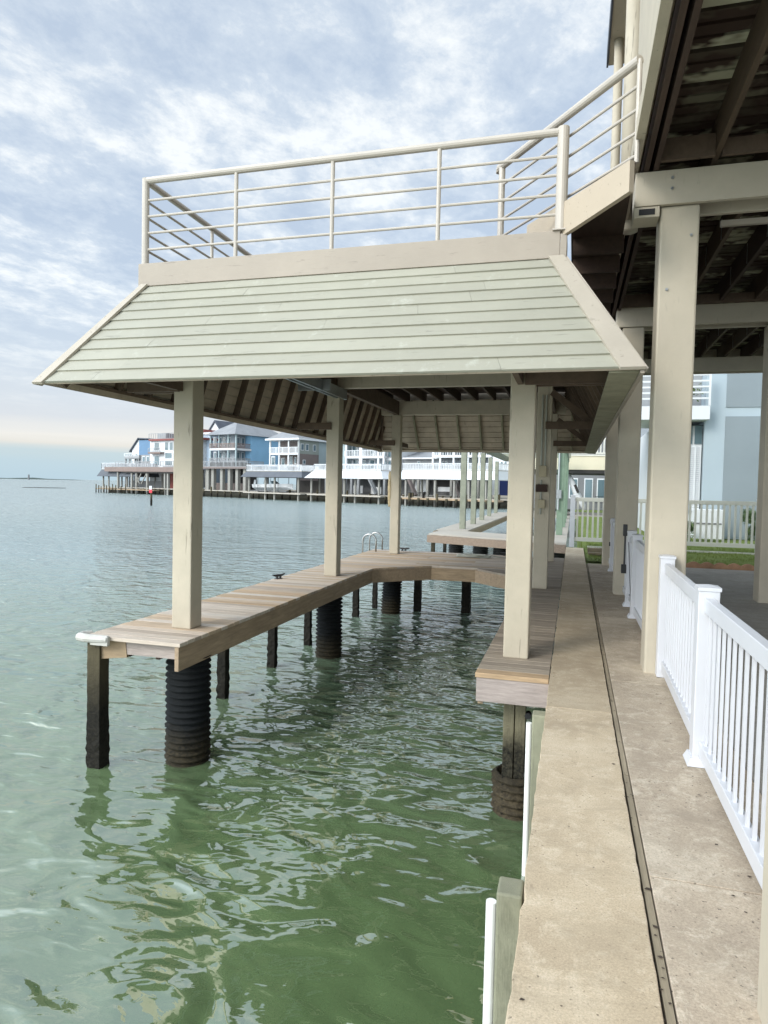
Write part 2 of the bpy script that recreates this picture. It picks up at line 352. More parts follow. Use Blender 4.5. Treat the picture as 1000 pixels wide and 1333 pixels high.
# ------------------------------------------------------------------ helpers
class MB:
    def __init__(s): s.v = []; s.f = []
    def box(s, x0, x1, y0, y1, z0, z1):
        if x0 > x1: x0, x1 = x1, x0
        if y0 > y1: y0, y1 = y1, y0
        if z0 > z1: z0, z1 = z1, z0
        n = len(s.v)
        s.v += [(x0,y0,z0),(x1,y0,z0),(x1,y1,z0),(x0,y1,z0),(x0,y0,z1),(x1,y0,z1),(x1,y1,z1),(x0,y1,z1)]
        s.f += [(n,n+3,n+2,n+1),(n+4,n+5,n+6,n+7),(n,n+1,n+5,n+4),(n+1,n+2,n+6,n+5),(n+2,n+3,n+7,n+6),(n+3,n,n+4,n+7)]
        return s
    def hexa(s, pts):
        n = len(s.v); s.v += [tuple(p) for p in pts]
        s.f += [(n,n+3,n+2,n+1),(n+4,n+5,n+6,n+7),(n,n+1,n+5,n+4),(n+1,n+2,n+6,n+5),(n+2,n+3,n+7,n+6),(n+3,n,n+4,n+7)]
        return s
    def bar(s, a, b, w, h, up=(0, 0, 1)):
        """rectangular bar from a to b, w across, h along up"""
        a = Vector(a); b = Vector(b); d = (b-a).normalized(); u = Vector(up)
        sx = d.cross(u)
        if sx.length < 1e-4: sx = d.cross(Vector((1, 0, 0)))
        sx.normalize(); uu = sx.cross(d).normalized()
        p = []
        for c in (a, b):
            p += [c - sx*w/2 - uu*h/2, c + sx*w/2 - uu*h/2, c + sx*w/2 + uu*h/2, c - sx*w/2 + uu*h/2]
        n = len(s.v); s.v += [tuple(q) for q in p]
        s.f += [(n,n+3,n+2,n+1),(n+4,n+5,n+6,n+7),(n,n+1,n+5,n+4),(n+1,n+2,n+6,n+5),(n+2,n+3,n+7,n+6),(n+3,n,n+4,n+7)]
        return s
    def tube(s, pts, r, seg=12, cap=True):
        pts = [Vector(p) for p in pts]
        n0 = len(s.v); k = len(pts)
        rr = r if isinstance(r, (list, tuple)) else [r]*k
        ref = None
        for i, p in enumerate(pts):
            d = (pts[min(i+1, k-1)] - pts[max(i-1, 0)]).normalized()
            if ref is None:
                ref = Vector((0, 0, 1)) if abs(d.z) < 0.9 else Vector((1, 0, 0))
            x = d.cross(ref)
            if x.length < 1e-4: x = d.cross(Vector((0.3, 1, 0.2)))
            x.normalize(); y = d.cross(x).normalized(); ref = -y if False else x.cross(d)
            for j in range(seg):
                a = 2*math.pi*j/seg
                s.v.append(tuple(p + x*math.cos(a)*rr[i] + y*math.sin(a)*rr[i]))
        for i in range(k-1):
            for j in range(seg):
                a = n0+i*seg+j; b2 = n0+i*seg+(j+1) % seg
                s.f.append((a, b2, b2+seg, a+seg))
        if cap:
            s.f.append(tuple(n0+j for j in range(seg))[::-1]); s.f.append(tuple(n0+(k-1)*seg+j for j in range(seg)))
        return s
    def prism(s, poly, z0, z1):
        n = len(s.v); k = len(poly)
        s.v += [(p[0], p[1], z0) for p in poly] + [(p[0], p[1], z1) for p in poly]
        s.f.append(tuple(range(n+k-1, n-1, -1))); s.f.append(tuple(range(n+k, n+2*k)))
        for i in range(k):
            j = (i+1) % k
            s.f.append((n+i, n+j, n+k+j, n+k+i))
        return s
    def face(s, pts):
        n = len(s.v); s.v += [tuple(p) for p in pts]; s.f.append(tuple(range(n, n+len(pts)))); return s
    def build(s, name, mat, parent=None, bevel=0, smooth=False):
        me = bpy.data.meshes.new(name); me.from_pydata(s.v, [], s.f); me.update()
        bm = bmesh.new(); bm.from_mesh(me); bmesh.ops.recalc_face_normals(bm, faces=bm.faces[:])
        bm.to_mesh(me); bm.free()
        if smooth:
            for p in me.polygons: p.use_smooth = True
        me.materials.append(MATS[mat] if isinstance(mat, str) else mat)
        o = bpy.data.objects.new(name, me); COL.objects.link(o)
        if parent: o.parent = parent
        if bevel:
            bv = o.modifiers.new('bevel', 'BEVEL'); bv.width = bevel; bv.segments = 2; bv.limit_method = 'ANGLE'; bv.angle_limit = R(50)
        return o
def tag(o, label, cat, group=None):
    o['label'] = label; o['category'] = cat
    if group: o['group'] = group
    return o
def thing(name, label, cat, loc=(0, 0, 0), rz=0, group=None):
    o = bpy.data.objects.new(name, None); COL.objects.link(o); o.empty_display_size = 0.2
    o.location = loc; o.rotation_euler = (0, 0, rz)
    return tag(o, label, cat, group)
def struct(o): o['kind'] = 'structure'; return o

ZW = -1.4     # water level
def ray(px, py):
    return _F + _R*((px-500)/FPX) - _U*((py-666.5)/FPX)
def at(px, py, Y):
    d = ray(px, py); k = Y/d.y
    return EYE + d*k

# ------------------------------------------------------------------ water, sea bed, ground
mb = MB(); mb.face([(-6000, -60, ZW), (900, -60, ZW), (900, 6000, ZW), (-6000, 6000, ZW)])
struct(mb.build('water', 'water'))

# seawall cap + inner slab, poured in bays with open joints
mb = MB(); mb.box(-0.10, 6, -8, 19.4, -1.9, -0.16)
struct(mb.build('seawall', 'bulkhead_mat'))
mb = MB()
js = [-8, -3.1, 1.2, 5.05, 9.15, 12.3, 15.35, 19.4]
for a, b_ in zip(js[:-1], js[1:]):
    ya, yb_ = a+0.004, b_-0.004; ne = max(2, int((yb_-ya)/0.07))
    le_ = [(-0.143+random.uniform(-.0035, .0035)+(random.uniform(.004, .014) if random.random() < .07 else 0), ya+(yb_-ya)*k/ne) for k in range(ne+1)]
    re_ = [(0.315+random.uniform(-.002, .002), ya+(yb_-ya)*k/ne) for k in range(ne, -1, -1)]
    mb.prism(le_+re_, -0.155, 0.0)
struct(mb.build('walkway_cap', 'cap_concrete', bevel=0.004))
mb = MB()
js = [-8, -3.0, 0.0, 2.95, 5.95, 8.92, 12.1, 15.4]
for a, b_ in zip(js[:-1], js[1:]):
    mb.box(0.358, 1.02, a+0.004, b_-0.004, -0.155, -0.004)
struct(mb.build('walkway_slab', 'slab_concrete', bevel=0.003))
mb = MB()
y = -8
while y < 15.4:
    L_ = 2.4; mb.box(0.325, 0.352, y, min(y+L_-0.01, 15.4), -0.1, -0.012); y += L_
struct(mb.build('walkway_joint_strip', 'strip_wood'))
mb = MB(); mb.box(0.318, 0.356, -8, 15.4, -0.155, -0.03); struct(mb.build('walkway_joint', 'gap_dirt'))
mb = MB(); mb.box(1.024, 12, -8, 15.55, -0.155, -0.004); struct(mb.build('garage_floor', 'garage_concrete'))
# lawn
mb = MB()
nx, ny = 60, 40
for i in range(nx+1):
    for j in range(ny+1):
        x = 0.36 + (14-0.36)*i/nx; y = 15.75 + 7*j/ny
        mb.v.append((x, y, 0.0 + 0.02*math.sin(x*3+y*2) + random.uniform(-.01, .01)))
for i in range(nx):
    for j in range(ny):
        a = i*(ny+1)+j; mb.f.append((a, a+ny+1, a+ny+2, a+1))
mb.box(0.33, 14, 15.45, 22.75, -1.9, -0.03)
struct(mb.build('lawn', 'grass'))
mb = MB(); mb.box(0.3, 60, 22.75, 130, -1.9, -0.03); struct(mb.build('right_bank_ground', 'grass'))
gb = MB()
for i in range(9000):
    x = random.uniform(0.4, 6.5); y = random.uniform(15.78, 21.5); hgt = random.uniform(0.03, 0.075); a = random.uniform(0, 3.14); wd = 0.008
    dx_, dy_ = math.cos(a)*wd, math.sin(a)*wd
    gb.face([(x-dx_, y-dy_, 0), (x+dx_, y+dy_, 0), (x+random.uniform(-.03, .03), y+random.uniform(-.03, .03), hgt)])
g_o = gb.build('grass_blades', 'grass'); g_o['kind'] = 'stuff'; tag(g_o, 'short bright green grass beyond the concrete floor', 'grass')

# ------------------------------------------------------------------ near boathouse
bh = thing('boathouse', 'cream timber boathouse with sage green skirt roof and railed deck on top', 'boathouse', (-2.3, 6.4, 0))
BO = Vector((2.3, -6.4, 0))
def bput(mb_, name, mat, parent=bh, **k):
    mb_.v = [tuple(Vector(p)+BO) for p in mb_.v]
    o = mb_.build(name, mat, None, **k); o.parent = parent
    return o
def put_under(mb_, name, mat, parent, **k):
    """sub-part: parent keeps the boathouse frame (its own origin is the same)"""
    mb_.v = [tuple(Vector(p)+BO) for p in mb_.v]
    return mb_.build(name, mat, parent, **k)

YB = [6.5, 11.15, 15.45]        # bents
PW = 0.232
XL, XRr = -4.065, -0.478
for yb in YB:
    for xb in (XL, XRr):
        wv = PW if yb < 12 else 0.21
        bput(MB().box(xb-wv/2, xb+wv/2, yb-wv/2, yb+wv/2, 0.0, 3.28), 'post', 'post_paint', bevel=0.012)
# top rectangle and eave rectangle of the skirt roof
TX0, TX1, TY0, TY1, TZ = -4.51, -0.154, 6.33, 15.75, 3.68
EX0, EX1, EY0, EY1, EZ = -4.865, 0.456, 5.2, 16.75, 2.49
# beams
for yb in YB:
    bput(MB().box(TX0+0.06, TX1-0.06, yb-0.06, yb+0.06, 3.283, 3.60), 'cross_beam', 'post_paint', bevel=0.006)
for xb in (XL, XRr):
    for a, b_ in ((YB[0], YB[1]), (YB[1], YB[2])):
        bput(MB().box(xb-0.055, xb+0.055, a+0.064, b_-0.064, 3.285, 3.597), 'long_beam', 'rafter_wood')
# joists along Y under the roof deck, and deck boards
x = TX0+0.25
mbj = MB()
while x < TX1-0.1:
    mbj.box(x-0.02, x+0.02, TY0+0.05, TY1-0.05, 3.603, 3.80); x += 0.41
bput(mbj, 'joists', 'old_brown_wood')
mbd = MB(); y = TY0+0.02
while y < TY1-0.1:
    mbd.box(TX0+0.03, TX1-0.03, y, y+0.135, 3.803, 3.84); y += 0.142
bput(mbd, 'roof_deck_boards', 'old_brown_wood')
# fascia band round the deck: two boards high on the front
fz0, fz1 = 3.68, 3.92
fa = MB(); fa.box(TX0-0.05, TX1-0.03, TY0-0.05, TY0-0.005, fz0-0.0, fz1)
bput(fa, 'fascia', 'trim_paint', bevel=0.004)
fa = MB(); fa.box(TX0-0.05, TX1-0.03, TY1+0.005, TY1+0.05, fz0, fz1); bput(fa, 'fascia', 'trim_paint')
fa = MB(); fa.box(TX0-0.055, TX0-0.005, TY0-0.002, TY1+0.002, fz0+0.002, fz1-0.002)
bput(fa, 'fascia', 'trim_paint', bevel=0.004)
fa = MB(); fa.box(TX1-0.028, TX1+0.03, TY0-0.055, TY0+0.25, fz0-0.01, fz1-0.03); fa.box(TX1-0.028, TX1+0.02, TY0+0.26, TY1, fz0, fz1-0.03)
bput(fa, 'fascia', 'trim_paint', bevel=0.004)
bput(MB().box(TX1-0.10, TX1+0.035, TY0-0.075, TY0+0.03, fz1+0.001, fz1+0.012), 'cap_plate', 'rail_paint')

# skirt roof, four sides: a-b eave edge, c-d top edge
def skirt(a, b_, c, d, n, name_parent, rafters=True, board_mat='siding_paint'):
    """a,b eave corners; d,c top corners above a,b. courses of lapped siding outside, boards inside."""
    a, b_, c, d = map(Vector, (a, b_, c, d))
    nrm = (b_-a).cross(d-a).normalized()
    mid = (a+b_+c+d)/4
    if (mid - Vector((-2.3, 11, mid.z))).dot(nrm) < 0: nrm = -nrm
    mb_ = MB()
    jit = [0.0]+[(k + random.uniform(-.04, .04))/n for k in range(1, n)]+[1.0]
    for k in range(n):
        t0, t1 = jit[k], jit[k+1]
        l0, r0 = a.lerp(d, t0), b_.lerp(c, t0); l1, r1 = a.lerp(d, t1), b_.lerp(c, t1)
        o0, o1 = 0.023, 0.009
        c1_ = random.uniform(0.1, 0.55); cuts = [0.0, c1_]+([random.uniform(c1_+0.2, 0.9)] if random.random() < 0.25 else [])+[1.0]
        for u0, u1 in zip(cuts[:-1], cuts[1:]):
            g_ = 0.0002
            L0, R0, L1, R1 = l0.lerp(r0, u0+g_), l0.lerp(r0, u1-g_), l1.lerp(r1, u0+g_), l1.lerp(r1, u1-g_)
            oo = o0+random.uniform(-.0015, .0015)
            mb_.hexa([L0+nrm*0.004, R0+nrm*0.004, R0+nrm*oo, L0+nrm*oo, L1+nrm*0.004, R1+nrm*0.004, R1+nrm*o1, L1+nrm*o1])
    sd_ = bput(mb_, 'siding', board_mat)
    # inner boards
    mi = MB(); nb = 10
    for k in range(nb):
        t0, t1 = k/nb+0.004, (k+1)/nb-0.004
        l0, r0 = a.lerp(d, t0), b_.lerp(c, t0); l1, r1 = a.lerp(d, t1), b_.lerp(c, t1)
        mi.hexa([l0-nrm*0.018, r0-nrm*0.018, r0, l0, l1-nrm*0.018, r1-nrm*0.018, r1, l1])
    bput(mi, 'sheathing', 'siding_back')
    # rafters
    mr_ = MB(); Ln = (b_-a).length; nr = int(round(Ln/0.52)); ed = (b_-a).normalized()
    la = (d-a).dot(ed); lb = Ln-(b_-c).dot(ed)
    for k in range(1, nr):
        s_ = Ln*k/nr
        if s_ < la: tt = s_/la
        elif s_ > lb: tt = (Ln-s_)/(Ln-lb)
        else: tt = 1
        up = ((d-a)-ed*la)
        p0 = a+ed*s_ - nrm*0.06 + up*0.09; p1 = a+ed*s_+up*max(0.05, tt)-nrm*0.06
        mr_.bar(p0, p1, 0.04, 0.085, nrm)
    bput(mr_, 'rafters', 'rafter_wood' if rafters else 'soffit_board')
    # eave edge board, inside face
    ej = MB(); inn = ((d-a)-(b_-a).normalized()*(d-a).dot((b_-a).normalized())).normalized(); eb = (b_-a).normalized()
    ej.bar(a+inn*0.09-nrm*0.045+eb*0.12, b_+inn*0.09-nrm*0.045-eb*0.12, 0.035, 0.05, nrm)
    bput(ej, 'eave_board', 'rafter_wood' if rafters else 'siding_back')
    return nrm
A = (EX0, EY0, EZ); B = (EX1, EY0, EZ); C_ = (EX1, EY1, EZ); D = (EX0, EY1, EZ)
a = (TX0, TY0-0.02, TZ); b2 = (TX1, TY0-0.02, TZ); c2 = (TX1, TY1, TZ); d2 = (TX0, TY1, TZ)
skirt(A, B, b2, a, 10, bh)
skirt(B, C_, c2, b2, 10, bh, True)
skirt(C_, D, d2, c2, 10, bh, False)
skirt(D, A, a, d2, 10, bh)
# hip boards
for e0, t0 in ((A, a), (B, b2), (C_, c2), (D, d2)):
    e0 = Vector(e0); t0 = Vector(t0)
    cx = 1 if e0.x > -2 else -1; cy = -1 if e0.y < 10 else 1
    # front/back face board and side face board
    off = Vector((0, cy*0.035, 0.0))
    wv = 0.15 if cx > 0 else 0.085
    p = [e0+Vector((cx*0.02, cy*0.03, -0.012)), t0+Vector((cx*0.005, cy*0.03, 0))]
    q = [e0+Vector((-cx*wv*1.05, cy*0.032, -0.012)), t0+Vector((-cx*wv*0.85, cy*0.032, 0))]
    mh = MB()
    nz = Vector((0, cy*0.012, 0.012))
    mh.hexa([p[0], q[0], q[0]+nz*1.5, p[0]+nz*1.5, p[1], q[1], q[1]+nz*1.5, p[1]+nz*1.5])
    bput(mh, 'hip_board', 'hip_paint')
    mh = MB()
    q = [e0+Vector((cx*0.02, -cy*wv, -0.012)), t0+Vector((cx*0.02, -cy*wv, 0))]
    p = [e0+Vector((cx*0.02, cy*0.028, -0.012)), t0+Vector((cx*0.02, cy*0.028, 0))]
    nz = Vector((cx*0.016, 0, 0.01))
    mh.hexa([p[0], q[0], q[0]+nz, p[0]+nz, p[1], q[1], q[1]+nz, p[1]+nz])
    bput(mh, 'hip_board', 'hip_paint')
# right eave: wide plywood soffit board and thin edge trim
bput(MB().box(EX1-0.23, EX1-0.02, EY0+0.04, EY1-0.25, EZ-0.02, EZ-0.004), 'soffit_board', 'soffit_board')
bput(MB().box(EX1-0.017, EX1+0.012, EY0-0.01, EY1-0.2, EZ-0.035, EZ-0.001), 'eave_trim', 'trim_paint')
for e0, t0 in ((A, a), (B, b2), (C_, c2), (D, d2)):
    e0 = Vector(e0); t0 = Vector(t0); cc = Vector((-2.2, 11, 2.5)); o_in = (cc-e0); o_in.z = 0; o_in.normalize()
    mh = MB(); mh.bar(e0+o_in*0.22+Vector((0, 0, 0.03)), t0+o_in*0.12, 0.04, 0.12); bput(mh, 'hip_rafter', 'rafter_wood')
# outriggers from the posts to the eaves
for yb in YB:
    for sx, xp, xe in ((-1, XL, EX0+0.05), (1, XRr, EX1-0.06)):
        mo = MB()
        for dz in ((-0.09, 0.03) if yb < 7 else (0.0,)):
            mo.box(xp+sx*0.02, xe-sx*0.10, yb-0.16-(0.0 if dz == 0 else dz), yb-0.12-(0.0 if dz == 0 else dz), 2.56, 2.68)
        bput(mo, 'outrigger', 'rafter_wood')
    mo = MB(); mo.bar((XRr+0.1, yb-0.10, 3.15), (EX1-0.2, yb-0.10, 2.66), 0.04, 0.10); bput(mo, 'brace', 'rafter_wood')
for xb in (XL, XRr):    # outriggers to the front eave
    mo = MB(); mo.box(xb-0.05, xb+0.0, EY0+0.26, YB[0]-0.12, 2.57, 2.69); bput(mo, 'outrigger', 'rafter_wood')
    mo = MB(); mo.box(xb-0.02, xb+0.02, YB[2]+0.12, EY1-0.26, 2.57, 2.67); bput(mo, 'outrigger', 'rafter_wood')
# galvanised boat-lift channels under the roof
mo = MB(); 
for yb in (YB[1]-0.22,):
    mo.box(-4.3, -3.75, yb-0.9, yb-0.86, 3.10, 3.27); mo.box(-4.02, -3.98, 7.4, yb+0.3, 3.10, 3.27); mo.box(-3.92, -3.88, 7.4, yb+0.3, 3.10, 3.27)
bput(mo, 'lift_channel', 'galvanised')

# railing on the roof deck
RZ = 4.81
rl = MB(); rl.tube([(TX0, TY0, RZ), (TX1+0.01, TY0, RZ)], 0.035, 12); bput(rl, 'top_rail', 'rail_paint', smooth=False)
rl = MB(); rl.tube([(TX0, TY0, RZ), (TX0, TY1, RZ)], 0.035, 12); bput(rl, 'top_rail', 'rail_paint')
rl = MB(); rl.tube([(TX0, TY1, RZ), (TX1, TY1, RZ)], 0.035, 12); bput(rl, 'top_rail', 'rail_paint')
lz = [4.60, 4.43, 4.255, 4.08]
for z in lz:
    bput(MB().tube([(TX0, TY0, z), (TX1-0.03, TY0, z)], 0.014, 8), 'rail', 'rail_paint')
    bput(MB().tube([(TX0, TY0, z), (TX0, TY1, z)], 0.014, 8), 'rail', 'rail_paint')
    bput(MB().tube([(TX0, TY1, z), (TX1, TY1, z)], 0.014, 8), 'rail', 'rail_paint')
px_ = [at(q_, 300, TY0).x for q_ in (307, 432, 570)]
bput(MB().tube([(TX0, TY0, 3.9), (TX0, TY0, RZ+0.02)], 0.038, 14), 'rail_post', 'rail_paint')
bput(MB().tube([(TX1-0.03, TY0, 3.93), (TX1-0.03, TY0, RZ+0.035)], 0.052, 16), 'rail_post', 'rail_paint')
for x in px_:
    bput(MB().tube([(x, TY0, 3.9), (x, TY0, RZ)], 0.021, 10), 'rail_post', 'rail_paint')
y = 7.7
while y < TY1+0.1:
    bput(MB().tube([(TX0, y, 3.9), (TX0, y, RZ)], 0.021, 10), 'rail_post', 'rail_paint'); y += 1.34

# electrical boxes and conduits on the middle right post
el = MB(); yf = YB[1]-0.12
for dx in (-0.03, 0.03): el.tube([(XRr+dx, yf-0.02, 1.95), (XRr+dx, yf-0.02, 3.1)], 0.014, 8)
el.tube([(XRr-0.02, yf-0.02, 1.2), (XRr-0.02, yf-0.02, 1.75)], 0.014, 8)
bput(el, 'conduit', 'conduit_grey')
bput(MB().box(XRr-0.06, XRr+0.06, yf-0.075, yf-0.001, 1.80, 1.98), 'junction_box', 'box_tan', bevel=0.006)
bput(MB().box(XRr-0.10, XRr+0.08, yf-0.075, yf-0.001, 1.56, 1.68), 'junction_box', 'old_brown_wood', bevel=0.006)
bput(MB().box(XRr-0.06, XRr+0.05, yf-0.075, yf-0.001, 1.30, 1.44), 'junction_box', 'box_tan', bevel=0.006)

# ------------------------------------------------------------------ dock
dk = thing('dock', 'U shaped timber dock on black ribbed piles under the near boathouse', 'dock', (-2.3, 6.4, 0))
def dput(mb_, name, mat, parent=dk, **k):
    mb_.v = [tuple(Vector(p)+BO) for p in mb_.v]
    return mb_.build(name, mat, parent, **k)
OX0, OX1 = -4.80, -0.15
IX0, IX1 = -3.71, -0.75
DY0, DY1 = 5.78, 16.28
def inner(y):   # inner opening edges for a board at y, None where it runs the full width
    if y < 12.45: l = IX0
    elif y < 13.38: l = IX0 + (y-12.45)/(13.38-12.45)*0.97
    else: l = None
    if y < 12.25: r = IX1
    elif y < 13.33: r = IX1 - (y-12.25)/(13.33-12.25)*1.07
    else: r = None
    return l, r
dl = MB(); dr = MB(); y = DY0; bw = 0.138
i = 0
while y < DY1-0.02:
    y1 = min(y+bw, DY1)
    l, r = inner((y+y1)/2)
    jt = lambda: random.uniform(-0.008, 0.008)
    z0, z1 = -0.038, 0.0+random.uniform(-0.002, 0.002)
    if l is None or r is None:
        cut = -2.6+random.choice((-0.5, 0, 0.6))
        dl.box(OX0+jt(), cut-0.003, y, y1-0.011, z0, z1); 
        (dl).box(cut+0.003, -1.25, y, y1-0.011, z0, z1)
        dr.box(-1.244, OX1, y, y1-0.011, z0, z1)
    else:
        la, lb = inner(y)[0] or l, inner(y1)[0] or l
        ra, rb = inner(y)[1] or r, inner(y1)[1] or r
        j0 = jt()
        dl.hexa([(OX0+j0, y, z0), (la+0.02, y, z0), (lb+0.02, y1-0.011, z0), (OX0+j0, y1-0.011, z0), (OX0+j0, y, z1), (la+0.02, y, z1), (lb+0.02, y1-0.011, z1), (OX0+j0, y1-0.011, z1)])
        if i > 0:
            dr.hexa([(ra-0.02, y, z0), (OX1, y, z0), (OX1, y1-0.011, z0), (rb-0.02, y1-0.011, z0), (ra-0.02, y, z1), (OX1, y, z1), (OX1, y1-0.011, z1), (rb-0.02, y1-0.011, z1)])
    y += bw; i += 1
dput(dl, 'decking', 'deck_boards', bevel=0.003)
dput(dr, 'decking', 'grey_boards', bevel=0.003)['label'] = 'grey weathered decking of the right arm'
dput(MB().box(IX1-0.02, OX1, DY0-0.012, DY0+0.125, -0.04, 0.002), 'nosing_board', 'front_board', bevel=0.004)
# rim boards
RD = -0.285
dput(MB().box(IX0-0.045, IX0, DY0+0.01, 12.45, RD, -0.041), 'rim_board', 'fresh_rim', bevel=0.003)
mb = MB(); mb.bar((IX0-0.02, 12.452, (RD-0.041)/2), (-2.74, 13.39, (RD-0.041)/2), 0.045, abs(RD+0.041)); dput(mb, 'rim_board', 'fresh_rim')
dput(MB().box(-2.74, -1.82, 13.365, 13.41, RD, -0.041), 'rim_board', 'fresh_rim_x')
mb = MB(); mb.bar((-1.82, 13.36, (RD-0.041)/2), (IX1+0.02, 12.26, (RD-0.041)/2), 0.045, abs(RD+0.041)); dput(mb, 'rim_board', 'fresh_rim')
dput(MB().box(IX1, IX1+0.045, DY0+0.05, 12.25, RD, -0.041), 'rim_board', 'fresh_rim')
dput(MB().box(IX1-0.01, OX1+0.005, DY0, DY0+0.045, -0.25, -0.041), 'rim_board', 'weathered_rim', bevel=0.003)
dput(MB().box(OX0+0.03, OX0+0.075, DY0+0.05, DY1-0.03, -0.24, -0.041), 'rim_board', 'fresh_rim')
dput(MB().box(OX0+0.03, OX1, DY1-0.06, DY1-0.015, -0.24, -0.041), 'rim_board', 'fresh_rim_x')
# front end of the left arm: recessed end beam and angled cheek
dput(MB().box(OX0+0.42, IX0-0.046, DY0+0.10, DY0+0.145, -0.19, -0.041), 'end_beam', 'weathered_rim')
mb = MB(); mb.bar((OX0+0.14, DY0+0.08, -0.15), (OX0+0.42, DY0+0.115, -0.12), 0.05, 0.2); dput(mb, 'end_beam', 'fresh_rim_x')
jb = MB()
for x in (-4.4, -4.05): jb.box(x-0.02, x+0.02, DY0+0.16, DY1-0.08, -0.23, -0.041)
for x in (-0.45,): jb.box(x-0.02, x+0.02, DY0+0.05, DY1-0.08, -0.23, -0.041)
dput(jb, 'stringers', 'old_brown_wood')
# vinyl corner bumper
mb = MB()
pts = [(OX0-0.03, DY0+0.14, -0.02), (OX0-0.07, DY0+0.06, -0.02), (OX0-0.05, DY0-0.02, -0.02), (OX0+0.05, DY0-0.045, -0.02), (OX0+0.30, DY0-0.03, -0.02)]
mb.tube(pts, [0.035, 0.042, 0.045, 0.045, 0.04], 10)
mb.box(OX0+0.10, OX0+0.31, DY0-0.055, DY0-0.01, -0.085, 0.012)
dput(mb, 'corner_bumper', 'dirty_vinyl', bevel=0.006)

# ribbed culvert piles
def ribbed(x, y, r, z0, z1, mat, lean=0.0, hollow=False):
    mb_ = MB(); seg = 40; rings = []
    n = int((z1-z0)/0.0135)
    prof = []
    for k in range(n+1):
        z = z0+(z1-z0)*k/n
        prof.append((r+0.020*math.sin(2*math.pi*z/0.068)+random.uniform(-.003, .003), z))
    if hollow:
        prof += [(r-0.035, z1), (r-0.035, z1-0.5)]
    for pr, z in prof:
        for j in range(seg):
            a_ = 2*math.pi*j/seg
            rr = pr+(random.uniform(-.002, .002) if z > -0.95 else random.uniform(-.007, .009))
            mb_.v.append((x+rr*math.cos(a_)+lean*(z-z0), y+rr*math.sin(a_), z))
    for k in range(len(prof)-1):
        for j in range(seg):
            a_ = k*seg+j; b3 = k*seg+(j+1) % seg
            mb_.f.append((a_, b3, b3+seg, a_+seg))
    if not hollow: mb_.f.append(tuple((len(prof)-1)*seg+j for j in range(seg)))
    return mb_
for (x, y, r, le_) in ((-3.93, 6.33, 0.22, 0.0), (-4.05, 11.0, 0.215, 0), (-4.1, 15.3, 0.22, 0.03)):
    dput(ribbed(x, y, r, ZW-0.5, -0.26, 'culvert', le_), 'ribbed_pile', 'culvert', smooth=True)
rp = dput(ribbed(-0.43, 6.28, 0.205, ZW-0.5, -1.03, 'barnacled_culvert', 0, True), 'ribbed_pile', 'barnacled_culvert', smooth=True)
rp['label'] = 'short barnacled ribbed sleeve open at the top'
dput(MB().box(-0.55, -0.452, 6.12, 6.24, ZW-0.6, -0.042), 'square_pile', 'green_grey_pile', bevel=0.006)
dput(MB().box(-0.446, -0.352, 6.13, 6.25, ZW-0.6, -0.042), 'square_pile', 'green_grey_pile', bevel=0.006)
mb = MB(); mb.tube([(-0.33, 6.12, -0.45), (-0.33, 6.2, -0.45)], 0.03, 10); mb.tube([(-0.35, 6.13, -1.0), (-0.33, 6.2, -1.0)], 0.02, 8)
dput(mb, 'pile_bolt', 'black_plastic')
def rough_pile(x, y, s_, z0, z1):
    m_ = MB(); n_ = int((z1-z0)/0.05); P_ = 12
    base = []
    for j in range(P_):
        e_ = j/P_*4; k_ = int(e_); f_ = e_-k_
        base.append([(-1+2*f_, -1), (1, -1+2*f_), (1-2*f_, 1), (-1, 1-2*f_)][k_])
    for i_ in range(n_+1):
        z = z0+(z1-z0)*i_/n_
        gr = max(0.0, min(1.0, (-0.8-z)/0.35))
        for bx_, by_ in base:
            j_ = random.uniform(-.0015, .0015)+gr*random.uniform(-.004, .012)
            m_.v.append((x+bx_*(s_/2+j_), y+by_*(s_/2+j_), z))
    for i_ in range(n_):
        for j in range(P_):
            a_ = i_*P_+j; b3 = i_*P_+(j+1) % P_
            m_.f.append((a_, b3, b3+P_, a_+P_))
    m_.f.append(tuple(n_*P_+j for j in range(P_)))
    return m_
for (x, y, s_, zt) in ((-4.72, 5.88, 0.15, -0.09), (-4.62, 8.32, 0.12, -0.24), (-4.66, 10.0, 0.12, -0.24), (-4.69, 11.6, 0.11, -0.24), (-4.70, 14.5, 0.12, -0.24), (-4.6, 15.7, 0.10, -0.24), (-2.40, 16.0, 0.2, -0.24), (-3.55, 15.8, 0.16, -0.24)):
    o = dput(rough_pile(x, y, s_, ZW-0.7, zt), 'square_pile', 'wet_pile')

# cleats
def cleat(x, y, z, lab, rz=0):
    t_ = thing('mooring_cleat', lab, 'cleat', (x, y, z), rz, 'dark cleats screwed to the dock edge')
    MB().tube([(-0.14, 0, 0.075), (-0.07, 0, 0.06), (0.07, 0, 0.06), (0.14, 0, 0.075)], [0.012, 0.02, 0.02, 0.012], 8).build('horn', 'cleat_dark', t_)
    MB().box(-0.05, -0.025, -0.018, 0.018, 0.01, 0.055).box(0.025, 0.05, -0.018, 0.018, 0.01, 0.055).box(-0.07, 0.07, -0.03, 0.03, 0.0, 0.01).build('base', 'cleat_dark', t_)
    return t_
cleat(-4.73, 10.35, 0.0, 'dark cleat on the outer dock edge nearest the camera, between the first two left posts', R(70))
cleat(-4.72, 13.0, 0.0, 'dark cleat on the outer dock edge just behind the second left post', R(80))
cleat(-4.0, 16.12, 0.0, 'dark cleat on the far dock edge right of the third left post', R(5))
cleat(-1.5, 16.15, 0.0, 'dark cleat on the far dock edge near the coiled hose', R(5))

